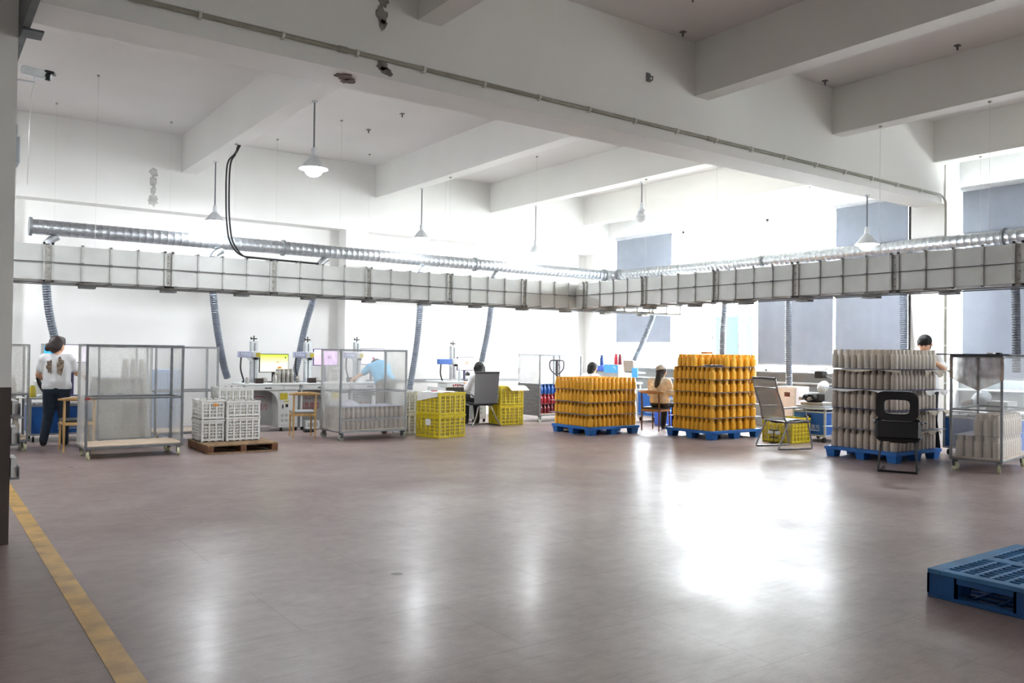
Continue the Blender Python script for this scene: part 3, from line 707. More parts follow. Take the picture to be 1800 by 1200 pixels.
# near blue pallet
def near_pallet():
    DB = mat('dark blue pallet', '12508a', .5, var=.1, scale=5); LB = mat('paler blue top', '3f78a8', .6, var=.12, scale=5)  # top grid gets a paler, greyer blue than blocks and skirts
    w, d, h = 1.14, 1.12, .165
    t = thing('plastic_pallet', 'large dark blue grid pallet on the floor at the right edge', 'pallet', (4.87, 2.57-d, 0))
    z0, z1 = h-.028, h
    def grid(z0, z1, nm, m, bars):
        for a0, a1, b0, b1 in ((0, w, 0, .075), (0, w, d-.075, d), (0, .075, .075, d-.075), (w-.075, w, .075, d-.075), (w/2-.05, w/2+.05, .075, d-.075)):
            MB().bbox(a0, a1, b0, b1, z0, z1, .004).build(nm+'_border', m, t)
        for k in range(1, bars):
            y = .075+(d-.15)*k/bars
            MB().box(.075, w-.075, y-.0075, y+.0075, z0, z1-.001).build(nm+'_slat', m, t)
        n = round(bars*1.5)
        for k in range(1, n):
            x = .075+(w-.15)*k/n; MB().box(x-.005, x+.005, .075, d-.075, z0+.001, z1-.003).build(nm+'_cross_rib', m, t)
    grid(z0, z1, 'top', LB, 12); grid(0, .022, 'bottom', DB, 7)
    for x in (0, w/2-.085, w-.17):
        for y in (0, d/2-.085, d-.17):
            b = MB()
            for q in (0, .156): b.box(x+q, x+q+.014, y, y+.17, .022, z0).box(x, x+.17, y+q, y+q+.014, .022, z0)
            b.box(x+.078, x+.092, y, y+.17, .022, z0)
            b.build('block', DB, t)
    for x0, x1 in ((.17, w/2-.085), (w/2+.085, w-.17)):
        for y in (0, d-.012): MB().box(x0, x1, y, y+.012, z0-.03, z0).build('skirt', DB, t)
    for y0, y1 in ((.17, d/2-.085), (d/2+.085, d-.17)):
        for x in (0, w-.012): MB().box(x, x+.012, y0, y1, z0-.03, z0).build('skirt', DB, t)
    MB().box(-.003, -.001, .30, .42, .02, .1).build('paper_label', mat('label grey', '9fa4a6', .7), t)
near_pallet()

# ------------------------------------------------------------------ trolleys
TROL = mat('trolley steel', '7c7f82', .42, .6, var=.12, scale=12)
DECKW = mat('plywood deck', 'c9b49c', .7, var=.1, scale=5, stretch=(1, 8, 1))
FILM = mat('milky film', 'dcdcd6', .45, var=.06, scale=9, alpha=.38, bump=.1, bscale=20)
FILM2 = mat('grainy net', 'e4e4dd', .7, var=.08, scale=40, alpha=.42)
FILM3 = mat('clear film', 'e2e3e2', .3, var=.05, scale=9, alpha=.26, bump=.1, bscale=18)
FILMW = mat('white film', 'e6e8e8', .5, var=.04, scale=9, alpha=.85)
WHEEL = mat('cream wheel', 'c9cba6', .5); WHEELG = mat('grey wheel', '8d8f86', .5); FORK = mat('caster fork', '5c5e60', .4, .7)
SHEETM = mat('stainless sheet', '7f7d7c', .3, .85, var=.15, scale=4, stretch=(1, 1, 6))
def caster(t, x, y, a=0, r=.05, wm=None):
    c = MB().box(x-.03, x+.03, y-.03, y+.03, .118, .125)
    M = T(x, y, 0, a)
    c.box(-.028, .022, -.022, -.018, .045, .12, M).box(-.028, .022, .018, .022, .045, .12, M); f = c.build('caster', FORK, t)
    MB().cyl(M @ Vector((-.012, -.015, r)), M @ Vector((-.012, .015, r)), r, n=18).build('wheel', wm or WHEEL, f, True)
def film(t, M, w, z0, z1, m, seed=0, name='film_panel'):
    P = []
    for j in range(9):
        P.append([(w*i/14, .004*math.sin(i*1.1+seed)+.004*math.sin(j*1.3+i*.4+seed), z0+(z1-z0)*j/8) for i in range(15)])
    return MB().sheet(P, M).build(name, m, t, True)
def trolley(label, x, y, w, d, h=1.43, rz=0, films=(), mids='fblr', deck=True, wm=None, dm=None, angs=(.3, 1.8, -.8, 2.6)):
    t = thing('wheeled_trolley', label, 'trolley', (x, y, 0), rz, 'steel frame trolleys')
    s = .03; z0 = .125
    for a in (0, w-s):
        for b in (0, d-s): MB().bbox(a, a+s, b, b+s, z0, h, .003).build('post', TROL, t)
    for z, nm in ((h-s, 'top_rail'), (z0, 'deck_rail')):
        for b in (0, d-s): MB().bbox(s, w-s, b, b+s, z, z+s, .003).build(nm, TROL, t)
        for a in (0, w-s): MB().bbox(a, a+s, s, d-s, z, z+s, .003).build(nm, TROL, t)
    zm = .76
    if 'f' in mids: MB().bbox(s, w-s, 0, s, zm-.012, zm+.012, .003).build('mid_rail', TROL, t)
    if 'b' in mids: MB().bbox(s, w-s, d-s, d, zm-.012, zm+.012, .003).build('mid_rail', TROL, t)
    if 'l' in mids: MB().bbox(0, s, s, d-s, zm-.012, zm+.012, .003).build('mid_rail', TROL, t)
    if 'r' in mids: MB().bbox(w-s, w, s, d-s, zm-.012, zm+.012, .003).build('mid_rail', TROL, t)
    MB().bbox(.006, w-.006, .006, d-.006, .156, .17, .002).build('deck', dm or DECKW, t)
    for i, (a, b) in enumerate(((.05, .05), (w-.05, .05), (.05, d-.05), (w-.05, d-.05))): caster(t, a, b, angs[i], wm=wm)
    for k, m in films:
        zz = (z0+.02, h-.01); nm = 'film_panel'
        if k[-1] == 'u': zz = (.78, h-.01); k = k[:-1]
        if k[-1] == 'd': zz = (z0+.02, .76); k = k[:-1]
        M = {'f': T(.01, -.004, 0), 'b': T(.01, d+.004, 0), 'l': T(-.004, .01, 0, PI/2), 'r': T(w+.004, .01, 0, PI/2)}[k]
        film(t, M, (w if k in 'fb' else d)-.02, zz[0], zz[1], m, ord(k))
    return t
ta = trolley('empty steel trolley with plywood deck and net sides, nearest the left wall line', 1.74, 11.48, 1.17, .62, 1.44, films=(('l', FILM2), ('r', FILM2), ('b', FILM3)), angs=(1.2, 1.4, 1.5, .4))
MB().bbox(0, .05, -.003, .0, .745, .775, .001).build('red_tape', mat('red tape', '8c2f30', .6), ta)
trolley('netted trolley filled with tall pale bottles, behind the empty one', 2.06, 12.6, .7, 1.0, 1.43, films=(('f', FILM2), ('l', FILM2)))
trolley('half hidden trolley behind the white crates', 2.88, 12.98, .92, .6, 1.43, films=(('b', FILM3), ('f', FILM3)))
trolley('trolley at the left edge with pale bottles and a white cap sheet', .32, 12.85, .95, .62, 1.43, films=(('fu', FILM2),), mids='fblr')
tm = trolley('film covered trolley in front of the bent person in blue', 5.34, 11.96, 1.16, .76, 1.42, films=(('f', FILM3), ('l', FILM), ('r', FILM), ('b', FILM3)), wm=WHEELG, mids='fblr')
MB().bbox(.03, 1.13, 0, .02, .315, .335, .003).build('low_rail', TROL, tm)
mt = trolley('trolley with stainless lower sides holding blue and red bottles', 10.28, 13.36, 1.12, .74, 1.37, films=(('lu', FILMW), ('bu', FILMW)), wm=WHEELG, mids='l')
MB().box(-.003, 0, .0, .74, .14, .75).build('side_sheet', SHEETM, mt); MB().box(1.12, 1.123, .0, .74, .14, .75).build('side_sheet', SHEETM, mt); MB().box(0, 1.12, .74, .743, .14, .75).build('back_sheet', SHEETM, mt)
MB().bbox(.36, .39, 0, .03, .76, 1.34, .003).build('post', TROL, mt)
rt = trolley('film covered trolley at the right edge under a dark board', 10.76, 4.76, 1.15, .6, 1.44, .17, films=(('l', FILM3), ('f', FILM3), ('b', FILM3)), angs=(.2, .5, 1.0, .4))

def rows(label_of, me, T0, xs, ys, z, group, faces='fl', mat_rest=None, prof=None):
    """bottles on the visible faces are things, the ones behind them stay out of sight"""
    rest = []
    for i, x in enumerate(xs):
        for j, y in enumerate(ys):
            p = T0 @ Vector((x, y, z))
            if ('f' in faces and j == 0): put_bottle(me, *p, label_of('front row', i), group)
            elif ('l' in faces and i == 0): put_bottle(me, *p, label_of('left side row', j), group)
            else: rest.append(tuple(p))
    return rest
TALLP = mat('pale tall bottle', '9f978a', .5, var=.06)
me = bottle_mesh('tall_pale_bottle', .05, .262, TALLP, straight_prof)
xs = [.085+.104*i for i in range(6)]; rest = []
for k in range(3):
    rest += rows(lambda f, i, k=k: 'pale bottle in the netted left trolley, %s, %s, %s' % (LAY[k] if k < 2 else 'upper layer', f, ORD[i]), me, T(2.06, 12.6, 0), xs, [.085+.104*j for j in range(8)], .1705+.2705*k, 'pale bottles in the netted trolley', 'f')
    card(2.10, 2.72, 12.64, 13.56, .1705+.2705*(k+1)-.0055, 'divider sheet over the %s in the netted left trolley' % (LAY[k] if k < 2 else 'upper layer'), CARD)
spare(straight_prof(.05, .262), rest, TALLP, 'packed_bottles', 'pale bottles packed deeper in the netted left trolley')
for i in range(3): put_bottle(me, 2.42+.11*i, 12.70, .1705+.2705*3, 'pale bottle standing on top in the netted left trolley, %s from left' % ORD[i], 'pale bottles in the netted trolley')
rest = []
for k in range(2):
    for i in range(7):
        put_bottle(me, .43+.115*i, 12.93, .1705+.2705*k, 'pale bottle in the trolley at the left edge, %s, %s along' % (LAY[k], ORD[i]), 'pale bottles in the left edge trolley')
card(.36, 1.23, 12.88, 13.4, .1705+.2705-.0055, 'divider sheet between bottle layers in the trolley at left edge', CARD)
card(.36, 1.23, 12.88, 13.4, .1705+.541-.0055, 'white cap sheet on the bottles in the left edge trolley', PAPER)
put_bottle(me, 1.08, 12.98, .1705+.541, 'single pale bottle standing on the white cap sheet at left', None)
# bottles under the film of the trolley before the bent person
STB = mat('raw taupe bottle', 'a08f80', .4, .15, var=.08)
me = bottle_mesh('raw_bottle', .0405, .168, STB)
rest = []
for k in range(2):
    rest += rows(lambda f, i, k=k: 'small taupe bottle in the covered middle trolley, %s, %s, %s' % (LAY[k] if k == 0 else 'upper layer', f, ORD[i]), me, T(5.34, 11.96, 0), [.085+.0825*i for i in range(13)], [.075+.0825*j for j in range(8)], .1705+.1765*k, 'small taupe bottles in the covered trolley')
    card(5.38, 6.46, 12.0, 12.68, .1705+.1765*(k+1)-.0055, 'divider sheet over the %s in the covered middle trolley' % (LAY[0] if k == 0 else 'upper layer'), CARD)
spare(bottle_prof(.0405, .168), rest, STB, 'packed_bottles', 'small taupe bottles packed deeper in the covered middle trolley')
put_bottle(bottle_mesh('clear_bottle', .032, .16, mat('whitish bottle', 'd7d8d8', .3, var=.03), straight_prof), 6.02, 12.2, .1705+.353, 'single whitish bottle standing on the sheet in the covered trolley', None)
t = thing('plastic_bag', 'crumpled clear plastic bag on the covered middle trolley load', 'bag', (5.66, 12.3, .1705+.353))
P = [[(.42*(i/10-.5), .4*(j/10-.5), .003+.11*max(0, math.cos((i-4)*.3))*max(0, math.cos((j-5)*.3))*(.75+.25*math.sin(i*2.1+j*1.7))) for i in range(11)] for j in range(11)]
MB().sheet(P).build('film', mat('bag film', 'dfe4ea', .25, alpha=.5, bump=.4, bscale=15), t, True)
# blue, red and dark red bottles in the stainless trolley
for nm, c, k in (('dark red', '6a1a24', 0), ('red', '9c1f2b', 1), ('blue', '2557a6', 2)):
    m = mat(nm+' coat', c, .35); me = bottle_mesh(nm.replace(' ', '_')+'_bottle', .044, .193, m)
    for i in range(11): put_bottle(me, 10.36+.093*i, 13.43, .1705+.2005*k, '%s bottle on its level of the stainless trolley, %s from left' % (nm, ORD[i]), '%s bottles in the stainless trolley' % nm)
    spare(bottle_prof(.044, .193), [(10.36+.093*i, 13.525+.093*j, .1705+.2005*k) for i in range(11) for j in range(2)], m, 'packed_bottles', '%s bottles packed behind the front row of the stainless trolley' % nm)
    card(10.32, 11.36, 13.40, 14.06, .1705+.2005*(k+1)-.0055, 'divider sheet on top of the %s bottles' % nm, CARD)
# right-hand trolley load and covers
me = bottle_mesh('grey_taupe_bottle', .0465, .262, TAUPE, straight_prof); TR = T(10.76, 4.76, 0, .17); rest = []
for k in range(2):
    ys = [.085+.104*j for j in range(5)] if k == 0 else [.085+.104*j for j in range(3)]
    rest += rows(lambda f, i, k=k: 'taupe bottle in the right edge trolley, %s, %s, %s' % (LAY[k] if k == 0 else 'upper layer', f, ORD[i]), me, TR, [.085+.104*i for i in range(10)], ys, .1705+.2705*k, 'taupe bottles in the right edge trolley')
spare(straight_prof(.0465, .262), rest, TAUPE, 'packed_bottles', 'taupe bottles packed deeper in the right edge trolley')
o = card(0.04, 1.11, .04, .56, .1705+.2705-.0055, 'divider sheet between layers in the right edge trolley', CARD); o.matrix_world = TR
tag(MB().bbox(-.13, 1.3, -.1, .72, 1.4405, 1.456, .003, TR).build('cover_board', mat('dark board', '3b3d48', .5)), 'dark board lying on top of the right edge trolley', 'board')
t = thing('striped_sheet', 'translucent brown striped sheet hanging from the right edge trolley', 'sheet', (10.76, 4.76, 0), .17)
P = [[(-.03-.02*math.sin(j*.6+i)*(1-i/10), -.02+.64*j/14, 1.436-(.02+.42*(i/10)*(1.0-.75*abs(j/14-.45)))) for j in range(15)] for i in range(11)]
MB().sheet(P).build('sheet', mat('striped wrap', 'a99684', .5, var=.35, scale=3, stretch=(1, 3, 1), alpha=.72, bump=.3, bscale=14), t, True)
for i in range(2):
    tag(MB().bbox(.35+i*.3, .47+i*.3, .2, .28, 1.4565, 1.478, .004, TR).build('small_tool', BLACK if i else CLIPM), ('black' if i else 'white')+' small tool lying on the dark cover board', 'tool')

# ------------------------------------------------------------------ chairs
BEECH = mat('beech wood', 'bf9a63', .5, var=.12, scale=4, stretch=(6, 6, 1)); SEATG = mat('grey seat pad', '8b8d8c', .6); SEATK = mat('dark seat pad', '2c2c2e', .5)
CHROME = mat('chrome tube', 'aaacae', .18, 1, var=.05); BLKT = mat('black tube', '1d1d1f', .35, .3); WOODK = mat('dark walnut', '6b4a33', .5, var=.15)
def wood_chair(label, x, y, rz, seat=SEATG, w=.36, wood=None, leg=None):
    wood = wood or BEECH; leg = leg or wood
    t = thing('wooden_chair', label, 'chair', (x, y, 0), rz, 'wooden chairs with curved back rail')
    h = w/2
    for s in (-1, 1):
        MB().tube([(s*h, 0, 0), (s*h, .01, .4), (s*h, -.015, .69)], .016, 8, True, [.012, .019, .014]).build('leg', leg, t, True)
        MB().tube([(s*h, .40, 0), (s*(h-.005), .38, .395)], .016, 8, True, [.012, .018]).build('leg', leg, t, True)
        MB().bbox(s*h-.011, s*h+.011, .01, .38, .355, .395, .003).build('seat_rail', wood, t)
    for yy in (-.008, .375): MB().bbox(-h, h, yy, yy+.02, .352, .394, .003).build('seat_rail', wood, t)
    MB().bbox(-h-.015, h+.015, .0, .41, .396, .43, .012).build('seat', seat, t)
    P = [((h+.07)*u, -.03-.05*(1-u*u)+.06*u*u, .70+.012*(1-u*u)) for u in [k/10-1 for k in range(21)]]
    MB().tube(P, .02, 10, True, [.012+.02*(1-(k/10-1)**2) for k in range(21)]).build('back_rail', wood, t, True)
    return t
wood_chair('wooden chair with dark seat behind the standing woman', 1.82, 12.48, 0, SEATK, .36)
wood_chair('wooden chair with grey seat before the white laser desks', 5.05, 12.66, -.22, SEATG, .34)
wood_chair('dark wooden chair of the woman in beige, between the mustard stacks', 10.98, 10.94, -PI/2+.25, SEATK, .36, mat('brown wood', 'a1764c', .5, var=.1), WOODK)
tag(MB().bbox(11.05, 11.17, 11.02, 11.12, .4315, .437, .002).build('paper_slip', PAPER), 'white paper slip lying on the dark wooden chair', 'paper')
MESHT = mat('taupe mesh fabric', '847a6a', .7, var=.06, scale=80, alpha=.8)
def mesh_chair():
    t = thing('mesh_chair', 'chrome sled chair with taupe mesh back', 'chair', (10.80, 7.93, 0), -.27)
    for s in (-.27, .27):
        MB().tube(bez([(-.37, s, 1.06), (-.31, s, .85), (-.22, s, .62), (-.19, s, .46), (-.10, s, .415), (.2, s, .43), (.26, s, .43)], 6), .013, 10).build('back_tube', CHROME, t, True)
        MB().tube(bez([(-.22, s, .62), (.1, s, .625), (.17, s, .60), (.22, s, .45), (.31, s, .06), (.28, s, .016), (.2, s, .014), (-.24, s, .014), (-.29, s, .03), (-.27, s, .08), (-.12, s, .40)], 6), .013, 10).build('arm_tube', CHROME, t, True)
    MB().tube([(-.37, -.27, 1.06), (-.375, 0, 1.065), (-.37, .27, 1.06)], .017, 10).build('top_bar', SEATK, t, True)
    for x, z in ((-.335, .92), (-.17, .42), (-.12, .40)): MB().cyl((x, -.27, z), (x, .27, z), .01, n=8).build('cross_bar', CHROME, t, True)
    prof = bez([(-.37, 0, 1.06), (-.31, 0, .85), (-.22, 0, .62), (-.19, 0, .46), (-.12, 0, .415)], 5)
    P = [[(p.x+.004-.02*(1-(u/5-1)**2), .26*(u/5-1), p.z) for u in range(11)] for p in prof]
    MB().sheet(P).build('mesh_back', MESHT, t, True)
    P = [[(-.14+.42*k/10, .26*(u/5-1), .43+.035*math.sin(k/10*PI)*.6) for u in range(11)] for k in range(11)]
    mb = MB().sheet(P); mb.sheet([[(p[0], p[1], p[2]-.05+.02*abs(i-5)/5) for i, p in enumerate(reversed(q))] for q in P]); mb.build('seat', SEATK, t, True)
    MB().bbox(-.14, .29, -.262, .262, .392, .43, .012).build('seat_cushion', SEATK, t)
mesh_chair()
def ring_plate(mb, cx, cz, ow, oh, iw, ih, y0, y1, n=40, e=.5, M=None, iz=0):
    def se(w, h, z): return [(cx+w*math.copysign(abs(math.cos(a))**e, math.cos(a)), cz+z+h*math.copysign(abs(math.sin(a))**e, math.sin(a))) for a in [2*PI*k/n for k in range(n)]]
    o, i = se(ow, oh, 0), se(iw, ih, iz); v = []
    for y in (y0, y1): v += [(x, y, z) for x, z in o]+[(x, y, z) for x, z in i]
    f = []
    for k in range(n):
        j = (k+1) % n
        f += [(k, j, n+j, n+k), (2*n+k, 3*n+k, 3*n+j, 2*n+j), (k, 2*n+k, 2*n+j, j), (n+k, n+j, 3*n+j, 3*n+k)]
    return mb.add(v, f, M)
def office_chair():
    t = thing('office_chair', 'black office chair with an opening in its back, before the taupe stack', 'chair', (9.74, 5.51, 0), -PI/2+.42)
    BM = mat('black chair plastic', '17171a', .5, var=.1)
    M = T(0, -.03, 0, 0, .1)
    ring_plate(MB(), 0, .82, .235, .18, .14, .085, -.012, .022, 44, .42, M, -.01).build('back_frame', BM, t, True)
    MB().bbox(-.255, .255, -.03, .04, .40, .655, .03).build('lower_back', BM, t, True)
    MB().bbox(-.245, .245, -.01, .46, .37, .44, .03).build('seat', BM, t, True)
    for s in (-1, 1):
        MB().tube(bez([(s*.19, .06, .38), (s*.205, .0, .2), (s*.215, -.03, .03), (s*.21, 0, .014), (s*.2, .42, .014)], 6), .0125, 8).build('leg', BLKT, t, True)
        MB().tube(bez([(s*.25, 0, .6), (s*.275, .08, .62), (s*.28, .3, .6)], 5), .018, 8).build('armrest', BM, t, True)
    MB().cyl((-.21, -.02, .014), (.21, -.02, .014), .0125, n=8).build('floor_bar', BLKT, t, True)
    MB().box(-.1, .1, .1, .3, .35, .372).build('seat_plate', BLKT, t)
office_chair()
def wrapped_chair():
    t = thing('office_chair', 'black mesh chair still wrapped in clear plastic, holding the seated woman', 'chair', (8.80, 13.12, 0), -.08)
    BK = mat('charcoal mesh', '2c2c32', .6, var=.1, scale=40)
    M = T(0, 0, 0, 0, .12)
    P = [[(.245*(1+.06*(k/10))*(u/5-1), .02-.06*(k/10)+.03*(1-(u/5-1)**2)-.03, .42+.60*k/10) for u in range(11)] for k in range(11)]
    mb = MB().sheet(P); mb.sheet([[(p[0], p[1]-.012, p[2]) for p in reversed(q)] for q in P]); mb.build('mesh_back', BK, t, True)
    MB().bbox(-.27, .27, -.085, -.05, 1.0, 1.035, .008).build('top_bar', BLACK, t)
    MB().bbox(-.24, .24, .0, .45, .39, .45, .03).build('seat', SEATK, t, True)
    for s in (-1, 1):
        MB().tube(bez([(s*.25, -.02, .55), (s*.28, .02, .60), (s*.29, .2, .62), (s*.28, .34, .58), (s*.26, .3, .42), (s*.22, .2, .385)], 6), .013, 8).build('arm_tube', CHROME, t, True)
        MB().tube(bez([(s*.12, .1, .385), (s*.14, .02, .37), (s*.2, -.03, .2), (s*.29, -.06, .03), (s*.3, 0, .014), (s*.28, .4, .014)], 6), .014, 8).build('leg', CHROME, t, True)
    MB().cyl((-.28, .4, .014), (.28, .4, .014), .014, n=8).build('floor_bar', CHROME, t, True)
    P = [[(.262*(u/5-1), -.045-.05*(k/10)+.006*math.sin(u*1.3+k*.8), .44+.56*k/10) for u in range(11)] for k in range(11)]
    MB().sheet(P).build('plastic_wrap', mat('clear wrap', 'e8ecf0', .12, alpha=.14, bump=.5, bscale=12), t, True)
wrapped_chair()
t = thing('stool', 'low round stool under the seated person behind the low stack', 'stool', (10.78, 12.5, 0))
MB().lathe([(.15, .42), (.17, .43), (.17, .455), (.15, .465)], 20).build('seat', SEATK, t, True)
for a in (.8, 2.37, 3.94, 5.5): MB().cyl((.14*math.cos(a), .14*math.sin(a), 0), (.11*math.cos(a), .11*math.sin(a), .42), .012, n=8).build('leg', CHROME, t, True)

# hand pallet truck behind the low mustard stack
t = thing('pallet_truck', 'dark hand pallet truck with looped handle behind the low mustard stack', 'pallet truck', (9.62, 11.98, 0))
DG = mat('truck grey', '44454c', .4, .3)
M = T(0, 0, 0, 0, -.0)
MB().tube([(.27, .02, .32), (.02, .01, .95), (0, .01, 1.02)], .02, 10).build('handle_shaft', DG, t, True)
loop = bez([(0, .01, 1.0), (-.09, .01, 1.05), (-.155, .01, 1.12), (-.165, .01, 1.22), (-.13, .01, 1.262), (0, .01, 1.268), (.13, .01, 1.262), (.165, .01, 1.22), (.155, .01, 1.12), (.09, .01, 1.05), (0, .01, 1.0)], 5)
MB().tube(loop, .014, 8).build('handle_loop', mat('dark violet grey', '3b3848', .4), t, True)
MB().bbox(-.022, .022, -.005, .03, .98, 1.27, .005).build('handle_spine', DG, t); MB().tube([(.02, .0, 1.2), (.05, -.01, 1.16), (.06, -.01, 1.12)], .006, 6).build('release_lever', BLACK, t, True)
MB().cyl((.27, .02, .06), (.27, .02, .34), .055, n=14).build('hydraulic_pump', DG, t, True)
MB().bbox(-.02, .58, -.1, -.03, .1, .36, .01).build('mast_plate', DG, t)
for s in (-1, 1):
    MB().cyl((.27+s*.06, .03, .06), (.27+s*.02, .03, .06), .06, n=16).build('steering_wheel', BLACK, t, True)
for s in (.06, .52):
    MB().bbox(s-.05, s+.05, -1.05, -.03, .05, .095, .006).build('fork', DG, t)

# ------------------------------------------------------------------ people
SKIN = mat('skin', 'd9a987', .55, var=.03); HAIR = mat('black hair', '15110f', .75, var=.2, scale=60); HAIRB = mat('dark brown hair', '2a1a14', .5, var=.3, scale=50)
def capsule(mb, p0, r0, p1, r1, n=12):
    p0, p1 = Vector(p0), Vector(p1); d = p1-p0; L = max(d.length, 1e-4)
    M = Matrix.Translation(p0) @ d.to_track_quat('Z', 'Y').to_matrix().to_4x4()
    prof = [(max(1e-4, r0*math.sin(a)), -r0*math.cos(a)) for a in (.02, .4, .8, 1.2, PI/2)]+[(max(1e-4, r1*math.cos(a)), L+r1*math.sin(a)) for a in (0, .4, .8, 1.2, PI/2-.02)]
    return mb.lathe(prof, n, M)
def remesh(mb, name, m, parent, voxel=.012, it=4):
    me = mb.mesh(name, m); o = link(name, me); r = o.modifiers.new('r', 'REMESH'); r.mode = 'VOXEL'; r.voxel_size = voxel; r.use_smooth_shade = True
    s = o.modifiers.new('s', 'SMOOTH'); s.factor = .5; s.iterations = it
    dg = bpy.context.evaluated_depsgraph_get(); m2 = bpy.data.meshes.new_from_object(o.evaluated_get(dg))
    bpy.data.objects.remove(o); m2.materials.clear(); m2.materials.append(m)
    m2.polygons.foreach_set('use_smooth', [True]*len(m2.polygons))
    return link(name, m2, parent)
def hand(mb, w, d, side, nrm):
    """palm, four curled fingers and a thumb leaving the side of the palm"""
    w, d, nrm = Vector(w), Vector(d).normalized(), Vector(nrm).normalized(); sd = d.cross(nrm).normalized()*side
    k = w+d*.085
    for q in (-.026, -.009, .009, .026): capsule(mb, w+sd*q*.7+d*.02, .014, k+sd*q, .012, 8)
    for q, L in ((-.028, .058), (-.0095, .07), (.0095, .076), (.028, .068)):
        a = k+sd*q; b = a+d*L*.55+nrm*L*.22; c = b+d*L*.25+nrm*L*.42
        capsule(mb, a, .0092, b, .0085, 8); capsule(mb, b, .0085, c, .0075, 8)
    a = w+d*.03+sd*.03; b = a+sd*.032+d*.03+nrm*.012; c = b+d*.03+nrm*.012
    capsule(mb, a, .012, b, .0105, 8); capsule(mb, b, .0105, c, .009, 8)
def person(label, loc, rz, J, look):
    t = thing('person', label, 'person', loc, rz)
    V = {k: Vector(v) for k, v in J.items()}
    b = MB(); f = V['face'].normalized(); hd = V['head']; up = (V['head']-V['neck']).normalized(); rt_ = f.cross(up).normalized()
    torso = [(V['hipL'], .10, V['hipR'], .10), (V['pelvis'], .125, V['waist'], .11), (V['waist'], .11, V['chest'], .125), (V['shL'], .062, V['shR'], .062), (V['chest'], .11, V['neck'], .055)]
    for (p, r, q, r2) in torso: capsule(b, p, r-.02, q, r2-.02 if r2 > .07 else r2)
    capsule(b, V['neck'], .05, hd-up*.05, .052)
    capsule(b, hd-up*.045+f*.012, .068, hd+up*.035-f*.005, .092, 16); capsule(b, hd-up*.03-f*.03, .07, hd+up*.03-f*.03, .085, 16)
    capsule(b, hd-up*.085+f*.05, .022, hd-up*.06+f*.045, .04)           # chin
    capsule(b, hd-up*.03+f*.10, .013, hd+up*.012+f*.088, .008, 8)        # nose
    for s in (-1, 1): capsule(b, hd+rt_*s*.09-up*.02, .012, hd+rt_*s*.092+up*.012, .014, 8)
    legs, feet, slv = [], [], []
    for s in 'LR':
        capsule(b, V['sh'+s], .055, V['el'+s], .041); capsule(b, V['el'+s], .040, V['wr'+s], .027)
        sd = 1 if s == 'R' else -1
        hand(b, V['wr'+s], (V['wr'+s]-V['el'+s]), sd, V.get('palm'+s, Vector((0, 0, -1))))
        legs += [(V['hip'+s], .092, V['kn'+s], .062), (V['kn'+s], .060, V['an'+s], .042)]
        feet += [(V['an'+s]-Vector((0, 0, .035)), .042, V['to'+s], .034)]
        L = look.get('sleeve', .62)
        e = V['sh'+s].lerp(V['el'+s], min(1, L*1.0)); slv.append((V['sh'+s], .072, e, .066))
        if L > 1: slv.append((V['el'+s], .06, V['el'+s].lerp(V['wr'+s], L-1), .045))
    for c in legs+feet: capsule(b, *c)
    remesh(b, 'body', SKIN, t, .0085, 3)
    sh = MB()
    for k, (p, r, q, r2) in enumerate(torso[1:4]): capsule(sh, p.lerp(q, .55) if k == 0 else p, r+.022, q, r2+.022, 16)
    capsule(sh, V['chest'], .125, V['neck']-(V['neck']-V['chest']).normalized()*.05, .075)
    dh = (V['waist']-V['pelvis'])*.35
    capsule(sh, V['hipL']+dh, .12, V['hipR']+dh, .12)
    for s in 'LR': capsule(sh, V['hip'+s]*.8+V['pelvis']*.2+dh, .118, V['chest'].lerp(V['sh'+s], .45), .112)
    for c in slv: capsule(sh, *c)
    so = remesh(sh, 'shirt', look['shirt'], t, .014, 3)
    tr = MB(); capsule(tr, V['hipL'], .112, V['hipR'], .112); capsule(tr, V['pelvis']-Vector((0, 0, .03)), .118, V['waist'].lerp(V['pelvis'], .7), .112)
    for (p, r, q, r2) in legs: capsule(tr, p, r+.014, q, r2+.014)
    remesh(tr, 'trousers', look['trousers'], t, .014, 3)
    for c in feet:
        fb = MB(); capsule(fb, c[0], c[1]+.008, c[2], c[3]+.01); remesh(fb, 'shoe', look.get('shoes', BLACK), t, .012, 2)
    h = MB(); st = look.get('hairstyle', 'short')
    capsule(h, hd+up*.045-f*.02, .098, hd+up*.05+f*.015, .088, 16); capsule(h, hd+up*.03-f*.035, .095, hd-up*.045-f*.05, .075, 16)
    capsule(h, hd+up*.085+f*.05-rt_*.03, .04, hd+up*.085+f*.05+rt_*.03, .04)
    if st == 'fringe': capsule(h, hd+up*.045+f*.082-rt_*.045, .024, hd+up*.045+f*.082+rt_*.045, .024); [capsule(h, hd+up*.05+rt_*s*.075+f*.02, .026, hd+up*.0+rt_*s*.078+f*.02, .014) for s in (-1, 1)]
    if st == 'bun': capsule(h, hd-f*.13-up*.03, .06, hd-f*.15-up*.06, .045); [capsule(h, hd+up*.03+rt_*s*.08-f*.01, .04, hd-up*.06+rt_*s*.07-f*.03, .03) for s in (-1, 1)]
    if st == 'low': capsule(h, hd-f*.10-up*.07, .05, hd-f*.13-up*.11, .04); [capsule(h, hd+up*.02+rt_*s*.082-f*.01, .035, hd-up*.07+rt_*s*.075-f*.03, .03) for s in (-1, 1)]
    if st == 'tail': capsule(h, hd-f*.09-up*.05, .06, hd-f*.13-up*.22, .05); capsule(h, hd-f*.13-up*.22, .05, hd-f*.16-up*.27, .03)
    remesh(h, 'hair', look.get('hair', HAIR), t, .012, 3)
    for s in (-1, 1):
        MB().sphere(hd+f*.083+rt_*s*.032+up*.012, .011, 10).build('eye', BLACK, t, True)
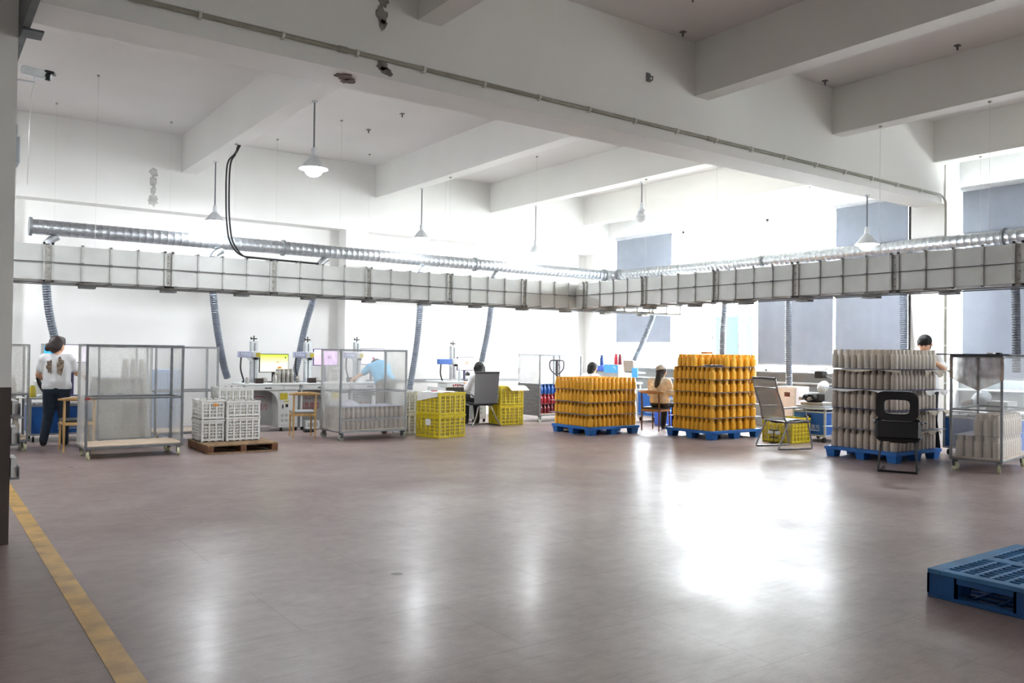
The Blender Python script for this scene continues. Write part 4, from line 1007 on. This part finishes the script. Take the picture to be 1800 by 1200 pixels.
    MB().sphere(hd+f*.084-up*.055, .016, 10, (1, 1, .45)).build('mouth', mat('lips', 'b06a5c', .5), t, True)
    return t
WSH = mat('white cotton', 'e6e6e6', .8, var=.03, scale=12, bump=.3, bscale=14); BSH = mat('light blue cotton', '69b7dc', .8, var=.05, scale=12, bump=.3, bscale=14)
JEAN = mat('dark jeans', '1d2a38', .8, var=.2, scale=12); GREYT = mat('grey brown trousers', '6d675c', .8, var=.1); BLKT2 = mat('black trousers', '1a1a1d', .8, var=.1); BEIGE = mat('beige printed cloth', 'd6ccba', .8, var=.16, scale=14, bump=.3, bscale=14)
stand = dict(pelvis=(0, 0, .84), waist=(0, .0, .97), chest=(0, -.01, 1.14), neck=(0, .0, 1.285), head=(0, .03, 1.42), hipL=(-.075, 0, .80), hipR=(.075, 0, .80), shL=(-.155, 0, 1.225), shR=(.155, 0, 1.225),
             knL=(-.10, .02, .45), anL=(-.15, -.03, .085), toL=(-.17, .1, .045), knR=(.09, .02, .45), anR=(.11, -.02, .085), toR=(.12, .12, .045), face=(.3, 1, 0))
p1 = person('standing woman in a printed white t-shirt and dark jeans, seen from behind', (1.66, 13.40, 0), -.25,
       dict(stand, face=(.75, .7, -.1), elL=(-.24, .05, 1.0), wrL=(-.2, .25, .93), elR=(.24, .12, 1.02), wrR=(.30, .34, .98)), dict(shirt=WSH, trousers=JEAN, hair=HAIRB, hairstyle='bun'))
BR = mat('brown print', '8d7b68', .8, var=.45, scale=35)
for x, w, h, s in ((-.075, .10, .25, 31), (.06, .11, .29, 33)):
    MB().prism(blot(w, h, s), 0, .012, Matrix.Translation((x, -.148, 1.13)) @ Matrix.Rotation(PI/2+.0, 4, 'X')).build('shirt_print', BR, p1)
person('person in a light blue t-shirt bending over a desk behind the covered trolley', (6.86, 13.42, 0), -.05,
       dict(pelvis=(0, 0, .86), waist=(-.0, .1, .97), chest=(-.0, .26, 1.10), neck=(.02, .40, 1.16), head=(.04, .53, 1.15), hipL=(-.08, 0, .82), hipR=(.08, 0, .82), shL=(-.16, .33, 1.10), shR=(.16, .33, 1.10),
            knL=(-.09, .03, .46), anL=(-.1, -.02, .085), toL=(-.1, .12, .045), knR=(.09, .03, .46), anR=(.1, -.02, .085), toR=(.1, .12, .045), face=(0, .8, -.6), elL=(-.28, .42, .98), wrL=(-.33, .60, .91), elR=(.26, .45, .98), wrR=(.2, .62, .92)), dict(shirt=BSH, trousers=GREYT, sleeve=.7))
def seated(hz=.47, lean=0):
    return dict(pelvis=(0, .08, hz+.10), waist=(0, .07, hz+.22), chest=(0, .08+lean, hz+.38), neck=(0, .10+lean*1.4, hz+.50), head=(0, .14+lean*1.6, hz+.625), hipL=(-.08, .1, hz+.08), hipR=(.08, .1, hz+.08), shL=(-.16, .08+lean, hz+.46), shR=(.16, .08+lean, hz+.46),
                knL=(-.11, .48, hz+.07), anL=(-.12, .44, .085), toL=(-.13, .57, .045), knR=(.11, .48, hz+.07), anR=(.12, .44, .085), toR=(.13, .57, .045), face=(0, 1, -.15), elL=(-.24, .17, hz+.24), wrL=(-.17, .36, hz+.33), elR=(.24, .17, hz+.24), wrR=(.17, .36, hz+.33))
person('seated woman in a white shirt with black hair tied low, on the wrapped chair', (8.79, 13.2, 0), -.1, dict(seated(.455), face=(.35, 1, -.1)), dict(shirt=WSH, trousers=BLKT2, sleeve=1.6, hairstyle='low'))
person('seated person with short black hair behind the low mustard stack', (10.80, 12.5, 0), -PI/2+.05, dict(seated(.47), face=(-.25, 1, -.15)), dict(shirt=WSH, trousers=BLKT2, sleeve=.7))
p5 = person('seated woman in beige with a long ponytail and grey cap, between the mustard stacks', (11.08, 10.87, 0), -PI/2+.25, dict(seated(.435), face=(-.2, 1, -.1)), dict(shirt=BEIGE, trousers=BLKT2, sleeve=1.7, hairstyle='tail'))
cp = MB(); capsule(cp, (0, .12, 1.125), .095, (0, .16, 1.13), .09, 16); remesh(cp, 'cap', mat('grey cap', '9b9590', .7), p5, .012, 2)
person('person in a white top with a black fringe, standing behind the taupe stack', (12.08, 6.42, 0), PI/2+.2,
       {**{k: (v[0], v[1], v[2]*1.125 if k != 'face' else v[2]) for k, v in stand.items()}, 'face': (-.1, 1, -.35), 'elL': (-.29, .13, 1.24), 'wrL': (-.12, .27, 1.40), 'elR': (.28, .12, 1.22), 'wrR': (.05, .28, 1.38), 'palmL': (1, 0, 0), 'palmR': (-1, 0, 0)}, dict(shirt=WSH, trousers=BLKT2, hairstyle='fringe', sleeve=.8))

# ------------------------------------------------------------------ machines and what stands on them
MW = mat('machine white', 'd6d8d6', .45, var=.04); MG = mat('machine grey', 'a5a6a4', .5, var=.05); ALU = mat('aluminium profile', 'c4c8ca', .35, .7, var=.08)
RED = mat('red print', '9c2430', .5); YSTK = mat('yellow sticker', 'c9b52a', .5, var=.12, scale=40); WPR = mat('white print', 'd5e2ee', .5)
BCAB = mat('blue cabinet paint', '1f5fae', .45, var=.06); VIO = mat('violet grey head', 'aeaec8', .45); LBLU = mat('laser blue', '4a6fb8', .45); SKYB = mat('sky blue panel', '4aa3df', .5, var=.06)
def marks(parent, M, n, w, h, m, seed=1, name='small_print'):
    """line of small illegible print"""
    r = random.Random(seed); s = MB(); x = -w/2; step = w/n
    for k in range(n):
        if r.random() < .12: x += step; continue
        s.box(x+step*.1, x+step*.85, r.choice((0, 0, h*.2)), r.choice((h, h*.8)), 0, .001, M); x += step
    o = s.build(name, m, parent); o['kind'] = 'stuff'; return o
def desk(label, x, y=13.95, w=.92, d=.8, logo=True):
    t = thing('laser_desk', label, 'laser machine', (x, y, 0), 0, 'white laser marking desks')
    MB().bbox(0, w, 0, d, .785, .82, .006).build('desktop', MW, t)
    dr = MB().bbox(.03, w-.3, -.006, .35, .705, .78, .004).build('drawer', MW, t)
    MB().bbox(.3, .42, -.018, -.006, .735, .755, .003).build('handle', mat('dark handle', '55585c', .4, .6), dr)
    MB().bbox(w-.29, w-.01, .0, .4, .705, .78, .004).build('apron', MW, t)
    cb = MB().bbox(w-.37, w-.02, .02, .62, .06, .70, .01).build('side_cabinet', MW, t)
    MB().bbox(w-.345, w-.045, .014, .02, .11, .65, .003).build('cabinet_door', MW, cb)
    st = MB().box(w-.345, w-.21, .011, .014, .54, .655).build('warning_sticker', YSTK, cb)
    MB().box(w-.27, w-.19, .011, .014, .495, .52).build('small_sticker', YSTK, cb)
    MB().box(w-.305, w-.285, .004, .014, .39, .455).build('key_switch', BLACK, cb)
    MB().box(w-.245, w-.2, .008, .014, .41, .465).build('rocker_switch', BLACK, cb)
    for i in range(3):
        for j in range(2):
            MB().cyl((w-.30+i*.075, .0145, .27-j*.085), (w-.30+i*.075, .011, .27-j*.085), .03, n=16).build('vent', mat('vent grey', 'b4b6b6', .6), cb)
    mp = MB().bbox(.03, w-.38, .30, .32, .09, .70, .004).build('back_panel', MG, t)
    # arched knee opening
    n = 10; poly = [(w-.37, .70), (w-.60, .70)]+[(w-.60+.23*math.sin(PI/2*k/n)*1.0, .70-.25*(1-math.cos(PI/2*k/n))) for k in range(n+1)]
    MB().prism([(a, b) for a, b in poly], 0, .06, Matrix.Translation((0, .09, 0)) @ Matrix.Rotation(PI/2, 4, 'X')).build('arch', MW, t)
    MB().bbox(.0, .03, .02, .7, .06, .70, .004).build('side_panel', MW, t)
    for a in (.03, w-.32, w-.06):
        MB().bbox(a, a+.04, .05, .09, 0, .06, .004).build('foot', BLACK, t)
    if logo:
        F2 = lambda a, z: Matrix.Translation((a, .2985, z)) @ Matrix.Rotation(PI/2, 4, 'X')
        text('恒景激光', .098, RED, mp, F2(.27, .385), 'lettering', .001)
        marks(mp, F2(.27, .352), 16, .34, .022, RED, int(x*10))
        s = [(.14*math.cos(a), .055*math.sin(a)) for a in [2.6-.17*k for k in range(20)]]; q = [(.14*math.cos(a)*.99+.004, .047*math.sin(a)) for a in [2.6-.17*k for k in range(20)]]
        sw = MB(); sw.sheet([[(p[0], p[1], .001) for p in s], [(p[0], p[1]-.007*math.sin(PI*i/19), .001) for i, p in enumerate(q)]], F2(.28, .54)); sw.build('logo_swoosh', RED, mp)
        marks(mp, F2(.235, .525), 6, .1, .02, RED, int(x*10)+1, 'logo_print')
    return t
def tower(t, x, y, z0, ztop, hz, left, hm=VIO, sticker=True, back=0):
    """laser column with hand crank, head and hanging cable; x,y are local to the desk"""
    MB().bbox(x-.1, x+.1, y-.1, y+.1, z0, z0+.02, .004).build('tower_base', ALU, t)
    cm = MB().bbox(x-.06, x+.06, y-.045, y+.045, z0+.02, ztop, .006).build('tower_column', ALU, t)
    MB().box(x-.012, x+.012, y-.047, y-.045, z0+.05, ztop-.03).build('lead_screw_slot', mat('slot grey', '77797b', .5, .3), cm)
    ck = MB().cyl((x, y, ztop), (x, y, ztop+.10), .011, n=8).build('crank', BLACK, t, True)
    MB().bbox(x-.055, x+.055, y-.012, y+.012, ztop+.035, ztop+.055, .005).cyl((x-.05, y, ztop+.03), (x-.05, y, ztop+.075), .011, n=8).build('crank_arm', BLACK, ck)
    MB().bbox(x-.075, x+.075, y-.14, y-.045, hz-.05, hz+.06, .008).build('carriage', MW, t)
    if sticker: MB().box(x-.0, x+.07, y-.143, y-.14, hz-.04, hz+.03).build('warning_sticker', YSTK, t)
    hd = MB().bbox(x-.30*left, x-.08*left, y-.15, y-.05, hz-.05, hz+.055, .008).build('laser_head', hm, t) if left > 0 else MB().bbox(x+.08, x+.3, y-.15, y-.05, hz-.05, hz+.055, .008).build('laser_head', hm, t)
    if hm is VIO: marks(hd, Matrix.Translation((x-.19, y-.151, hz-.02)) @ Matrix.Rotation(PI/2, 4, 'X'), 5, .16, .05, WPR, 3, 'head_print')
    MB().add([(x-.15, y-.1, hz-.05), (x-.05, y-.1, hz-.05), (x-.05, y-.1, hz-.15), (x-.15, y-.07, hz-.05), (x-.05, y-.07, hz-.05), (x-.05, y-.07, hz-.15)], [(0, 2, 1), (3, 4, 5), (0, 1, 4, 3), (1, 2, 5, 4), (0, 3, 5, 2)]).build('head_bracket', ALU, t)
    MB().cyl((x+.02, y-.1, hz-.05), (x+.02, y-.1, hz-.09), .035, n=16).build('scan_lens', BLACK, t, True)
    MB().tube(bez([(x-.25*left, y-.1, hz-.05), (x-.255*left, y-.1, hz-.25), (x-.20*left, y-.1, hz-.45), (x-.21*left, y-.06, z0+.02)], 6), .014, 8).build('cable', RUBBER, t, True)
def monitor(label, x, y, z, w, h, zc, rz, scr, bez_c='3d3b52', icon=None):
    t = thing('monitor', label, 'monitor', (x, y, z), rz)
    bm = mat('bezel '+bez_c, bez_c, .4)
    MB().bbox(-.1, .1, -.08, .08, 0, .015, .004).build('stand_base', bm, t)
    MB().bbox(-.025, .025, .02, .045, .015, zc-z, .004).build('stand_neck', bm, t)
    MB().bbox(-w/2, w/2, -.02, .02, zc-z-h/2, zc-z+h/2, .005).build('bezel', bm, t)
    sc = MB().box(-w/2+.012, w/2-.012, -.0225, -.0205, zc-z-h/2+.014, zc-z+h/2-.012).build('screen', scr, t)
    if icon:
        for dx, dz, ww, hh, m, s in icon: MB().prism(blot(ww, hh, s), 0, .0006, Matrix.Translation((dx, -.0227, zc-z+dz)) @ Matrix.Rotation(PI/2, 4, 'X')).build('screen_graphic', m, sc)
    return t
def screen_mat(name, c0, c1, e, axis='Z', lo=0, hi=1):
    m = bpy.data.materials.new(name); m.use_nodes = True; N = m.node_tree.nodes; L = m.node_tree.links; b = N['Principled BSDF']
    tc = N.new('ShaderNodeTexCoord'); sp = N.new('ShaderNodeSeparateXYZ'); rp = N.new('ShaderNodeValToRGB'); L.new(tc.outputs['Generated'], sp.inputs[0]); L.new(sp.outputs[axis], rp.inputs[0])
    rp.color_ramp.elements[0].color = lin(c0); rp.color_ramp.elements[1].color = lin(c1); rp.color_ramp.elements[0].position = lo; rp.color_ramp.elements[1].position = hi
    L.new(rp.outputs[0], b.inputs['Base Color']); L.new(rp.outputs[0], b.inputs['Emission Color']); b.inputs['Emission Strength'].default_value = e; b.inputs['Roughness'].default_value = .3
    return m
SG = screen_mat('green wallpaper screen', 'f2f4d0', 'b5d13a', .55, 'Z', .35, .95); SP = screen_mat('pink screen', 'd8b4e6', 'e2c4ea', .45); SL = screen_mat('lilac screen', 'eee6f6', 'f4eefa', .5); SO = screen_mat('pale orange screen', 'f8e2d8', 'fbeee8', .5); SC = screen_mat('cyan screen', '2a8fd0', '3fb6e6', .6)
def chuck(label, x, y, z):
    t = thing('rotary_chuck', label, 'chuck', (x, y, z))
    MB().bbox(-.09, .04, -.06, .06, 0, .085, .006).build('motor_block', mat('dark brown metal', '3c302c', .4, .4), t)
    MB().cyl((.04, 0, .055), (.09, 0, .055), .045, n=18).cyl((.09, 0, .055), (.11, 0, .055), .03, n=18).build('jaw_disc', STEELB, t, True)
def steel_bottle(x, y, z, label, h=.2, r=.036):
    me = bottle_mesh('steel_bottle', r, h, STEELB, straight_prof); o = put_bottle(me, x, y, z, label, None); o.name = 'steel_bottle'; return o
d1 = desk('white laser desk with red lettering, right of the white crates', 4.55); tower(d1, .27, .5, .82, 1.54, 1.31, 1)
d2 = desk('white laser desk with red lettering, behind the wooden chair', 5.50); tower(d2, .30, .5, .82, 1.54, 1.31, 1)
d3 = desk('white laser desk behind the film covered trolley', 6.45); tower(d3, .32, .5, .82, 1.56, 1.31, 1)
d4 = desk('white laser desk with a blue laser head, beside the seated woman', 8.42, w=1.0); tower(d4, .47, .5, .82, 1.52, 1.20, 1.35, LBLU, False)
marks(d4, Matrix.Translation((.28, -.0065, .72)) @ Matrix.Rotation(PI/2, 4, 'X'), 5, .24, .05, RED, 9, 'red_scrawl')
monitor('monitor with a green and yellow picture on the first laser desk', 5.20, 14.5, .8205, .52, .33, 1.16, -.05, SG, '26262c', ((.1, -.08, .11, .05, mat('orange logo', 'd98f3a', .5), 41), (.06, .02, .1, .03, mat('pale logo', 'dfc98a', .5), 42), (.2, .1, .04, .04, mat('green logo', '7d9b4a', .5), 43)))
monitor('monitor with a pink screen on the second laser desk', 6.19, 14.55, .8205, .46, .31, 1.27, -.12, SP, '3d3872', ((.06, .0, .1, .05, mat('pink logo', 'd98cc0', .5), 44),))
monitor('monitor with a lilac screen above the bent person', 7.16, 14.6, .8205, .50, .31, 1.29, 0, SL, '4b4568', ((.02, -.03, .08, .08, mat('magenta logo', 'd04a90', .5), 45),))
monitor('monitor with a pale orange screen beside the seated woman', 9.22, 14.5, .8205, .40, .28, 1.16, 0, SO, '5a5878', ((.02, .02, .14, .1, mat('peach logo', 'eebfae', .5), 46),))
chuck('rotary chuck with a steel jaw on the first laser desk', 4.83, 14.12, .8205); chuck('rotary chuck with a steel jaw on the second laser desk', 5.78, 14.12, .8205); chuck('rotary chuck on the desk of the bent person', 6.6, 14.27, .8205)
steel_bottle(4.60, 14.1, .8205, 'short steel bottle left of the chuck on the first laser desk', .1); steel_bottle(5.06, 14.06, .8205, 'lone steel bottle before the monitor of the first laser desk', .15)
steel_bottle(5.55, 14.25, .8205, 'short steel bottle left of the chuck on the second laser desk', .12); steel_bottle(6.12, 14.2, .8205, 'lone steel bottle on the second laser desk', .16)
for i in range(4):
    for j in range(2): steel_bottle(5.17+.078*i, 14.16+.085*j, .8205+.012, 'steel bottle on the tray, %s row, %s from left' % (('front', 'back')[j], ORD[i]), .23)
tag(MB().bbox(5.11, 5.45, 14.08, 14.32, .8205, .832, .004).build('steel_tray', STEELB), 'flat steel tray under the steel bottles on the first desk', 'tray')
put_bottle(bottle_mesh('glass_bottle', .035, .26, mat('clear grey bottle', 'c9cfd2', .2), bottle_prof), 8.80, 14.05, .8205, 'tall clear bottle under the blue laser head', None).name = 'clear_bottle'
t = thing('desk_magnifier', 'small black and white clamp lamp on the desk of the seated woman', 'lamp', (9.02, 14.15, .8205))
MB().cyl((0, 0, 0), (0, 0, .02), .05, n=14).build('base', BLACK, t); MB().tube([(0, 0, .02), (.02, 0, .12)], .008, 8).build('stem', ALU, t); MB().cyl((.0, -.02, .15), (.06, -.03, .13), .045, .03, n=14).build('head', BLACK, t, True)
t = thing('foot_pedal', 'black foot pedal box under the second laser desk', 'pedal', (5.5, 13.6, 0)); MB().bbox(-.08, .08, -.06, .06, 0, .05, .01).build('base', BLACK, t); MB().bbox(-.06, .06, -.05, .05, .052, .075, .008).build('pedal', MG, t)
t = thing('power_box', 'white power supply box on the floor under the second laser desk', 'box', (5.6, 13.98, 0)); MB().bbox(0, .26, 0, .2, .012, .16, .008).build('case', MW, t); MB().box(.04, .22, -.002, 0, .05, .12).build('vent_plate', MG, t); [MB().box(a, a+.03, .03, .06, 0, .012).build('foot', BLACK, t) for a in (.02, .21)]

def blue_machine(label, x, y, rz, w=.62, d=.6, h=.5, txt=True, top=.52):
    t = thing('engraving_machine', label, 'machine', (x, y, 0), rz, 'blue cabinet machines')
    z0 = .10
    for a in (0, w-.03):
        for b in (0, d-.03): MB().bbox(a, a+.03, b, b+.03, z0, top, .002).build('frame_post', ALU, t)
    for z in (z0, h-.01):
        for b in (0, d-.03): MB().bbox(.03, w-.03, b, b+.03, z, z+.025, .002).build('frame_rail', ALU, t)
        for a in (0, w-.03): MB().bbox(a, a+.03, .03, d-.03, z, z+.025, .002).build('frame_rail', ALU, t)
    p = MB().box(.03, w-.03, .008, .014, z0+.025, h-.01).build('front_panel', BCAB, t); MB().box(.008, .014, .03, d-.03, z0+.025, h-.01).build('side_panel', BCAB, t); MB().box(w-.014, w-.008, .03, d-.03, z0+.025, h-.01).build('side_panel', BCAB, t)
    MB().box(.03, w-.03, d-.014, d-.008, z0+.025, h-.01).build('back_panel', BCAB, t)
    MB().bbox(-.01, w+.01, -.01, d+.01, top, top+.025, .004).build('table_top', ALU, t)
    if txt:
        text('恒景激光', .085, WPR, p, Matrix.Translation((w*.56, .0075, z0+.12)) @ Matrix.Rotation(PI/2, 4, 'X'), 'lettering', .0008)
        marks(p, Matrix.Translation((w*.56, .0075, z0+.085)) @ Matrix.Rotation(PI/2, 4, 'X'), 16, .33, .018, WPR, 5)
    for a in (.06, w-.06):
        for b in (.06, d-.06):
            c = MB().box(a-.025, a+.025, b-.025, b+.025, .092, .1).build('caster', FORK, t); MB().cyl((a-.012, b, .042), (a+.012, b, .042), .042, n=14).build('wheel', BLACK, c, True)
    return t
# left: machine the standing woman works at
m0 = blue_machine('blue cabinet machine in front of the standing woman', 1.38, 13.95, 0, .95, .65, .53, True, .63)
MB().bbox(.03, .92, .02, .6, .535, .55, .003).build('shelf', ALU, m0)
tag(MB().lathe([(.04, 0), (.042, .01), (.042, .14), (.03, .155), (.03, .175), (.0, .176)], 14, Matrix.Translation((1.43, 14.07, .6555))).build('yellow_bottle', mat('yellow liquid', 'c9b93a', .3), None, True), 'yellow bottle on the machine left of the standing woman', 'bottle')
t = thing('white_canister', 'white canister behind the yellow bottle', 'canister', (1.53, 14.25, .6555)); MB().bbox(-.07, .07, -.06, .06, 0, .25, .02).build('body', mat('white plastic', 'e2e3e0', .5), t); MB().cyl((-.03, 0, .25), (-.03, 0, .275), .025, n=12).build('lid', MW, t, True)
t = thing('control_screen', 'white control panel with a cyan screen beside the woman head', 'screen', (1.62, 14.05, .6555))
MB().bbox(-.1, .1, -.02, .03, .57, .8, .01).build('housing', MW, t); MB().box(-.055, .085, -.0225, -.0205, .62, .76).build('screen', SC, t); MB().bbox(-.03, .03, -.01, .03, 0, .57, .005).build('post', MG, t)
MB().tube(bez([(-.06, 0, .57), (-.12, -.02, .45), (-.12, -.02, .25), (-.05, 0, .1), (0, 0, .03)], 6), .03, 10, True).build('black_bellows', BLACK, t, True); MB().cyl((-.07, -.03, .45), (-.03, .03, .47), .085, n=20).build('lens_ring', MG, t, True)
monitor('slim monitor hidden partly by the netted trolley, right of the standing woman', 1.98, 14.3, .6555, .4, .28, 1.3, 0, SL, '4b4568')
tag(MB().bbox(1.48, 1.58, 13.96, 14.03, .6555, .695, .008).build('white_tray', MW), 'small white tray on the machine before the yellow bottle', 'tray')
tag(MB().cyl((1.46, 14.02, .5505), (1.46, 14.02, .575), .035, n=14).build('round_tin', MW, None, True), 'round white tin on the shelf of the left machine', 'tin')
t = thing('storage_cabinet', 'pale blue storage cabinet seen through the netted trolleys', 'cabinet', (3.02, 13.95, 0)); LB = mat('pale blue board', '8fb2dc', .5)
MB().bbox(0, .5, 0, .4, 0, 1.06, .006).build('body', LB, t); MB().bbox(.01, .245, -.015, 0, .03, 1.03, .003).build('door', LB, t); MB().bbox(.255, .49, -.015, 0, .03, 1.03, .003).build('door', LB, t)

# right: machine behind the mesh chair
m6 = blue_machine('blue cabinet machine with a black handwheel behind the mesh chair', 11.98, 8.62, -PI/2, .62, .7, .49, True, .53)
ck = MB().cyl((.31, -.03, .40), (.31, .0, .40), .055, n=20).build('handwheel', BLACK, m6, True); MB().cyl((.31, -.036, .40), (.31, -.03, .40), .025, n=16).build('hub', ALU, ck, True)
MB().bbox(.03, .55, .05, .5, .557, .59, .006).build('slide_bed', ALU, m6); MB().bbox(.08, .5, .1, .4, .59, .64, .006).build('slide', STEELB, m6)
mech = MB()
MB().bbox(.12, .4, .12, .34, .64, .80, .03).build('dark_mechanism', mat('oily metal', '2e2926', .4, .5, var=.3, scale=18), m6, True)
for k in range(4): MB().cyl((.13+.08*k, .1, .70+.03*(k % 2)), (.13+.08*k, .02, .70+.03*(k % 2)), .03, n=14).build('mechanism_knob', BLACK if k % 2 else STEELB, m6, True)
MB().tube(bez([(.5, .45, .56), (.55, .45, .8), (.5, .4, 1.0), (.42, .3, 1.08)], 5), .012, 8).build('lamp_arm', MG, m6, True)
MB().lathe([(.0, .06), (.04, .055), (.09, .02), (.11, 0)], 20, T(.44, .2, .9, 0, 1.2)).build('lamp_dish', MW, m6, True)
MB().bbox(.27, .42, .2, .35, 1.04, 1.15, .008).build('black_camera_box', BLACK, m6); MB().bbox(.22, .48, .15, .4, 1.155, 1.175, .004).build('white_top_plate', MW, m6)
t = thing('control_cabinet', 'cream electrical cabinet with a red stop button by the windows', 'cabinet', (13.0, 9.28, 0))
MB().bbox(0, .4, 0, .44, .06, .84, .008).build('body', mat('cream enamel', 'e0d8d2', .5), t); MB().bbox(-.012, 0, .02, .42, .09, .81, .004).build('door', mat('cream enamel', 'e0d8d2', .5), t)
MB().cyl((-.012, .4, .70), (-.045, .4, .70), .03, n=16).build('stop_button', mat('red knob', 'c22a20', .4), t, True); MB().box(-.015, -.012, .12, .24, .66, .74).build('display', mat('dark red display', '5a2522', .4), t); MB().cyl((-.012, .38, .55), (-.03, .38, .55), .02, n=12).build('key_lock', ALU, t, True)
for a in (.03, .35):
    for b in (.03, .38): MB().box(a, a+.04, b, b+.04, 0, .06).build('foot', BLACK, t)
struct(tag(MB().tube([(13.86, 4.0, .9), (13.86, 14.8, .86)], .02, 8).build('trim_2', mat('white pipe', 'dfe2e4', .5), None, True), 'white pipe along the grey wall under the windows', 'pipe'))
t = thing('wall_switch', 'pale handset hooked on the grey wall beside the cream cabinet', 'handset', (13.86, 10.0, .5)); MB().bbox(0, .038, -.03, .03, 0, .22, .008).build('body', MG, t); MB().bbox(-.006, 0, -.02, .02, .11, .18, .003).build('display', BLACK, t)
t = thing('clamp_stand', 'black screw clamp standing before the yellow crate, behind the mesh chair', 'clamp', (11.22, 8.42, 0)); MB().bbox(-.05, .05, -.05, .05, 0, .012, .003).build('base', BLACK, t); MB().cyl((0, 0, .012), (0, 0, .2), .008, n=8).build('screw', DARKST, t); MB().bbox(-.03, .03, -.07, .07, .2, .22, .004).build('jaw', BLACK, t); MB().bbox(-.025, .025, -.06, .06, .09, .105, .004).build('lower_jaw', BLACK, t)
# behind the right trolley
m7 = blue_machine('blue cabinet machine behind the right edge trolley', 12.2, 6.22, -PI/2, .95, .7, .55, False, .62)
MB().tube(bez([(.45, .5, .645), (.45, .5, .75), (.45, .35, .82)], 5), .014, 8).build('lamp_arm', MG, m7, True); MB().lathe([(.03, .09), (.05, .08), (.12, .02), (.14, 0)], 20, T(.42, .25, .82, 0, 1.0)).build('lamp_dish', mat('pale dish', 'cfd6dc', .3), m7, True)
MB().cyl((.2, .2, .72), (.34, .2, .76), .06, n=16).build('motor', mat('brown motor', '6b5b50', .5), m7, True); MB().bbox(.5, .8, .2, .5, .646, .8, .01).build('drive_box', MG, m7)
# window corner machine: bottles on top, laptop, blue cabinets
t = thing('corner_bench', 'pale machine bench with blue panels in the window corner', 'bench', (12.75, 13.0, 0))
MB().bbox(0, .7, .64, 1.8, .72, .76, .006).build('bench_top', MW, t)
for a in (.03, .63):
    for b in (.67, 1.73): MB().bbox(a, a+.04, b, b+.04, 0, .72, .004).build('leg', MW, t)
MB().bbox(.1, .55, .82, 1.3, .76, 1.155, .008).build('printer_body', MG, t); pn = MB().box(.094, .1, .84, 1.29, .97, 1.15).build('blue_panel', SKYB, t)
sw = MB().tube([(.09, 1.0-.1*math.cos(a), 1.07+.04*math.sin(a)) for a in [k*.25-.6 for k in range(9)]], .006, 6).build('white_swoosh', WPR, pn)
MB().bbox(.2, .5, 1.42, 1.76, .76, 1.0, .008).build('head_stand', MG, t); MB().bbox(.15, .45, 1.42, 1.76, 1.002, 1.125, .008).build('blue_head', mat('royal blue', '3a5fc0', .45), t)
MB().lathe([(.0, .1), (.05, .09), (.085, .03), (.09, 0)], 18, Matrix.Translation((.3, 1.36, .765))).build('white_dome', MW, t, True)
for nm, c, y, z in (('navy blue', '1d3f7a', 14.59, 1.126), ('white', 'e6e8ea', 14.24, 1.156), ('red', 'c02a3c', 14.1, 1.156), ('dark red', '5e1622', 13.97, 1.156)):
    put_bottle(bottle_mesh(nm.replace(' ', '_')+'_sample', .045, .24, mat(nm+' sample', c, .35), straight_prof), 13.05, y, z, '%s sample bottle on top of the corner machine' % nm, None).name = 'sample_bottle'
t = thing('laptop', 'open laptop with a taupe lid on a white stand in the window corner', 'laptop', (12.72, 13.3, 1.0), -.12)
MB().bbox(-.02, .24, -.18, .18, 0, .018, .004).build('keyboard_base', BLACK, t); MB().bbox(-.035, -.022, -.18, .18, .018, .27, .004, T(0, 0, 0, 0, 0, -.1)).build('lid', mat('taupe lid', '9b8d80', .4), t)
t = thing('laptop_stand', 'white tripod stand under the laptop', 'stand', (12.8, 13.3, 0))
MB().bbox(-.1, .2, -.2, .2, .98, .998, .004).build('tray', MW, t)
for a, b in ((-.12, -.25), (-.12, .25), (.25, 0)): MB().tube([(.04, 0, .97), (a, b, 0)], .014, 8).build('leg', MW, t, True)
tag(MB().bbox(12.60, 12.615, 12.95, 13.13, .9, 1.1, .002).build('blue_notice', SKYB), 'blue and white notice board hung on the laptop stand', 'sign'); 
m8 = blue_machine('bright blue cabinet with white print beside the seated woman in beige', 12.4, 12.75, -PI/2, .75, .5, .62, True, .64)
tag(MB().bbox(11.95, 12.3, 11.45, 11.8, 0, .3, .01).build('blue_bin', mat('royal bin', '3b68d6', .5)), 'royal blue bin on the floor behind the tall mustard stack', 'bin')
# rack of papers on the near pillar
t = thing('document_rack', 'grey metal rack with papers on the side of the near pillar', 'rack', (.568, 7.0, .45))
for k, z in enumerate((0, .24, .45)):
    MB().box(.0, .06, -.1, .2, z, z+.012).box(.058, .062, -.1, .2, z, z+.09).build('tray', mat('rack grey', '8f9296', .5), t)
    MB().box(.01, .045, -.08, .17, z+.013, z+.15-.02*k).build('papers', PAPER, t)
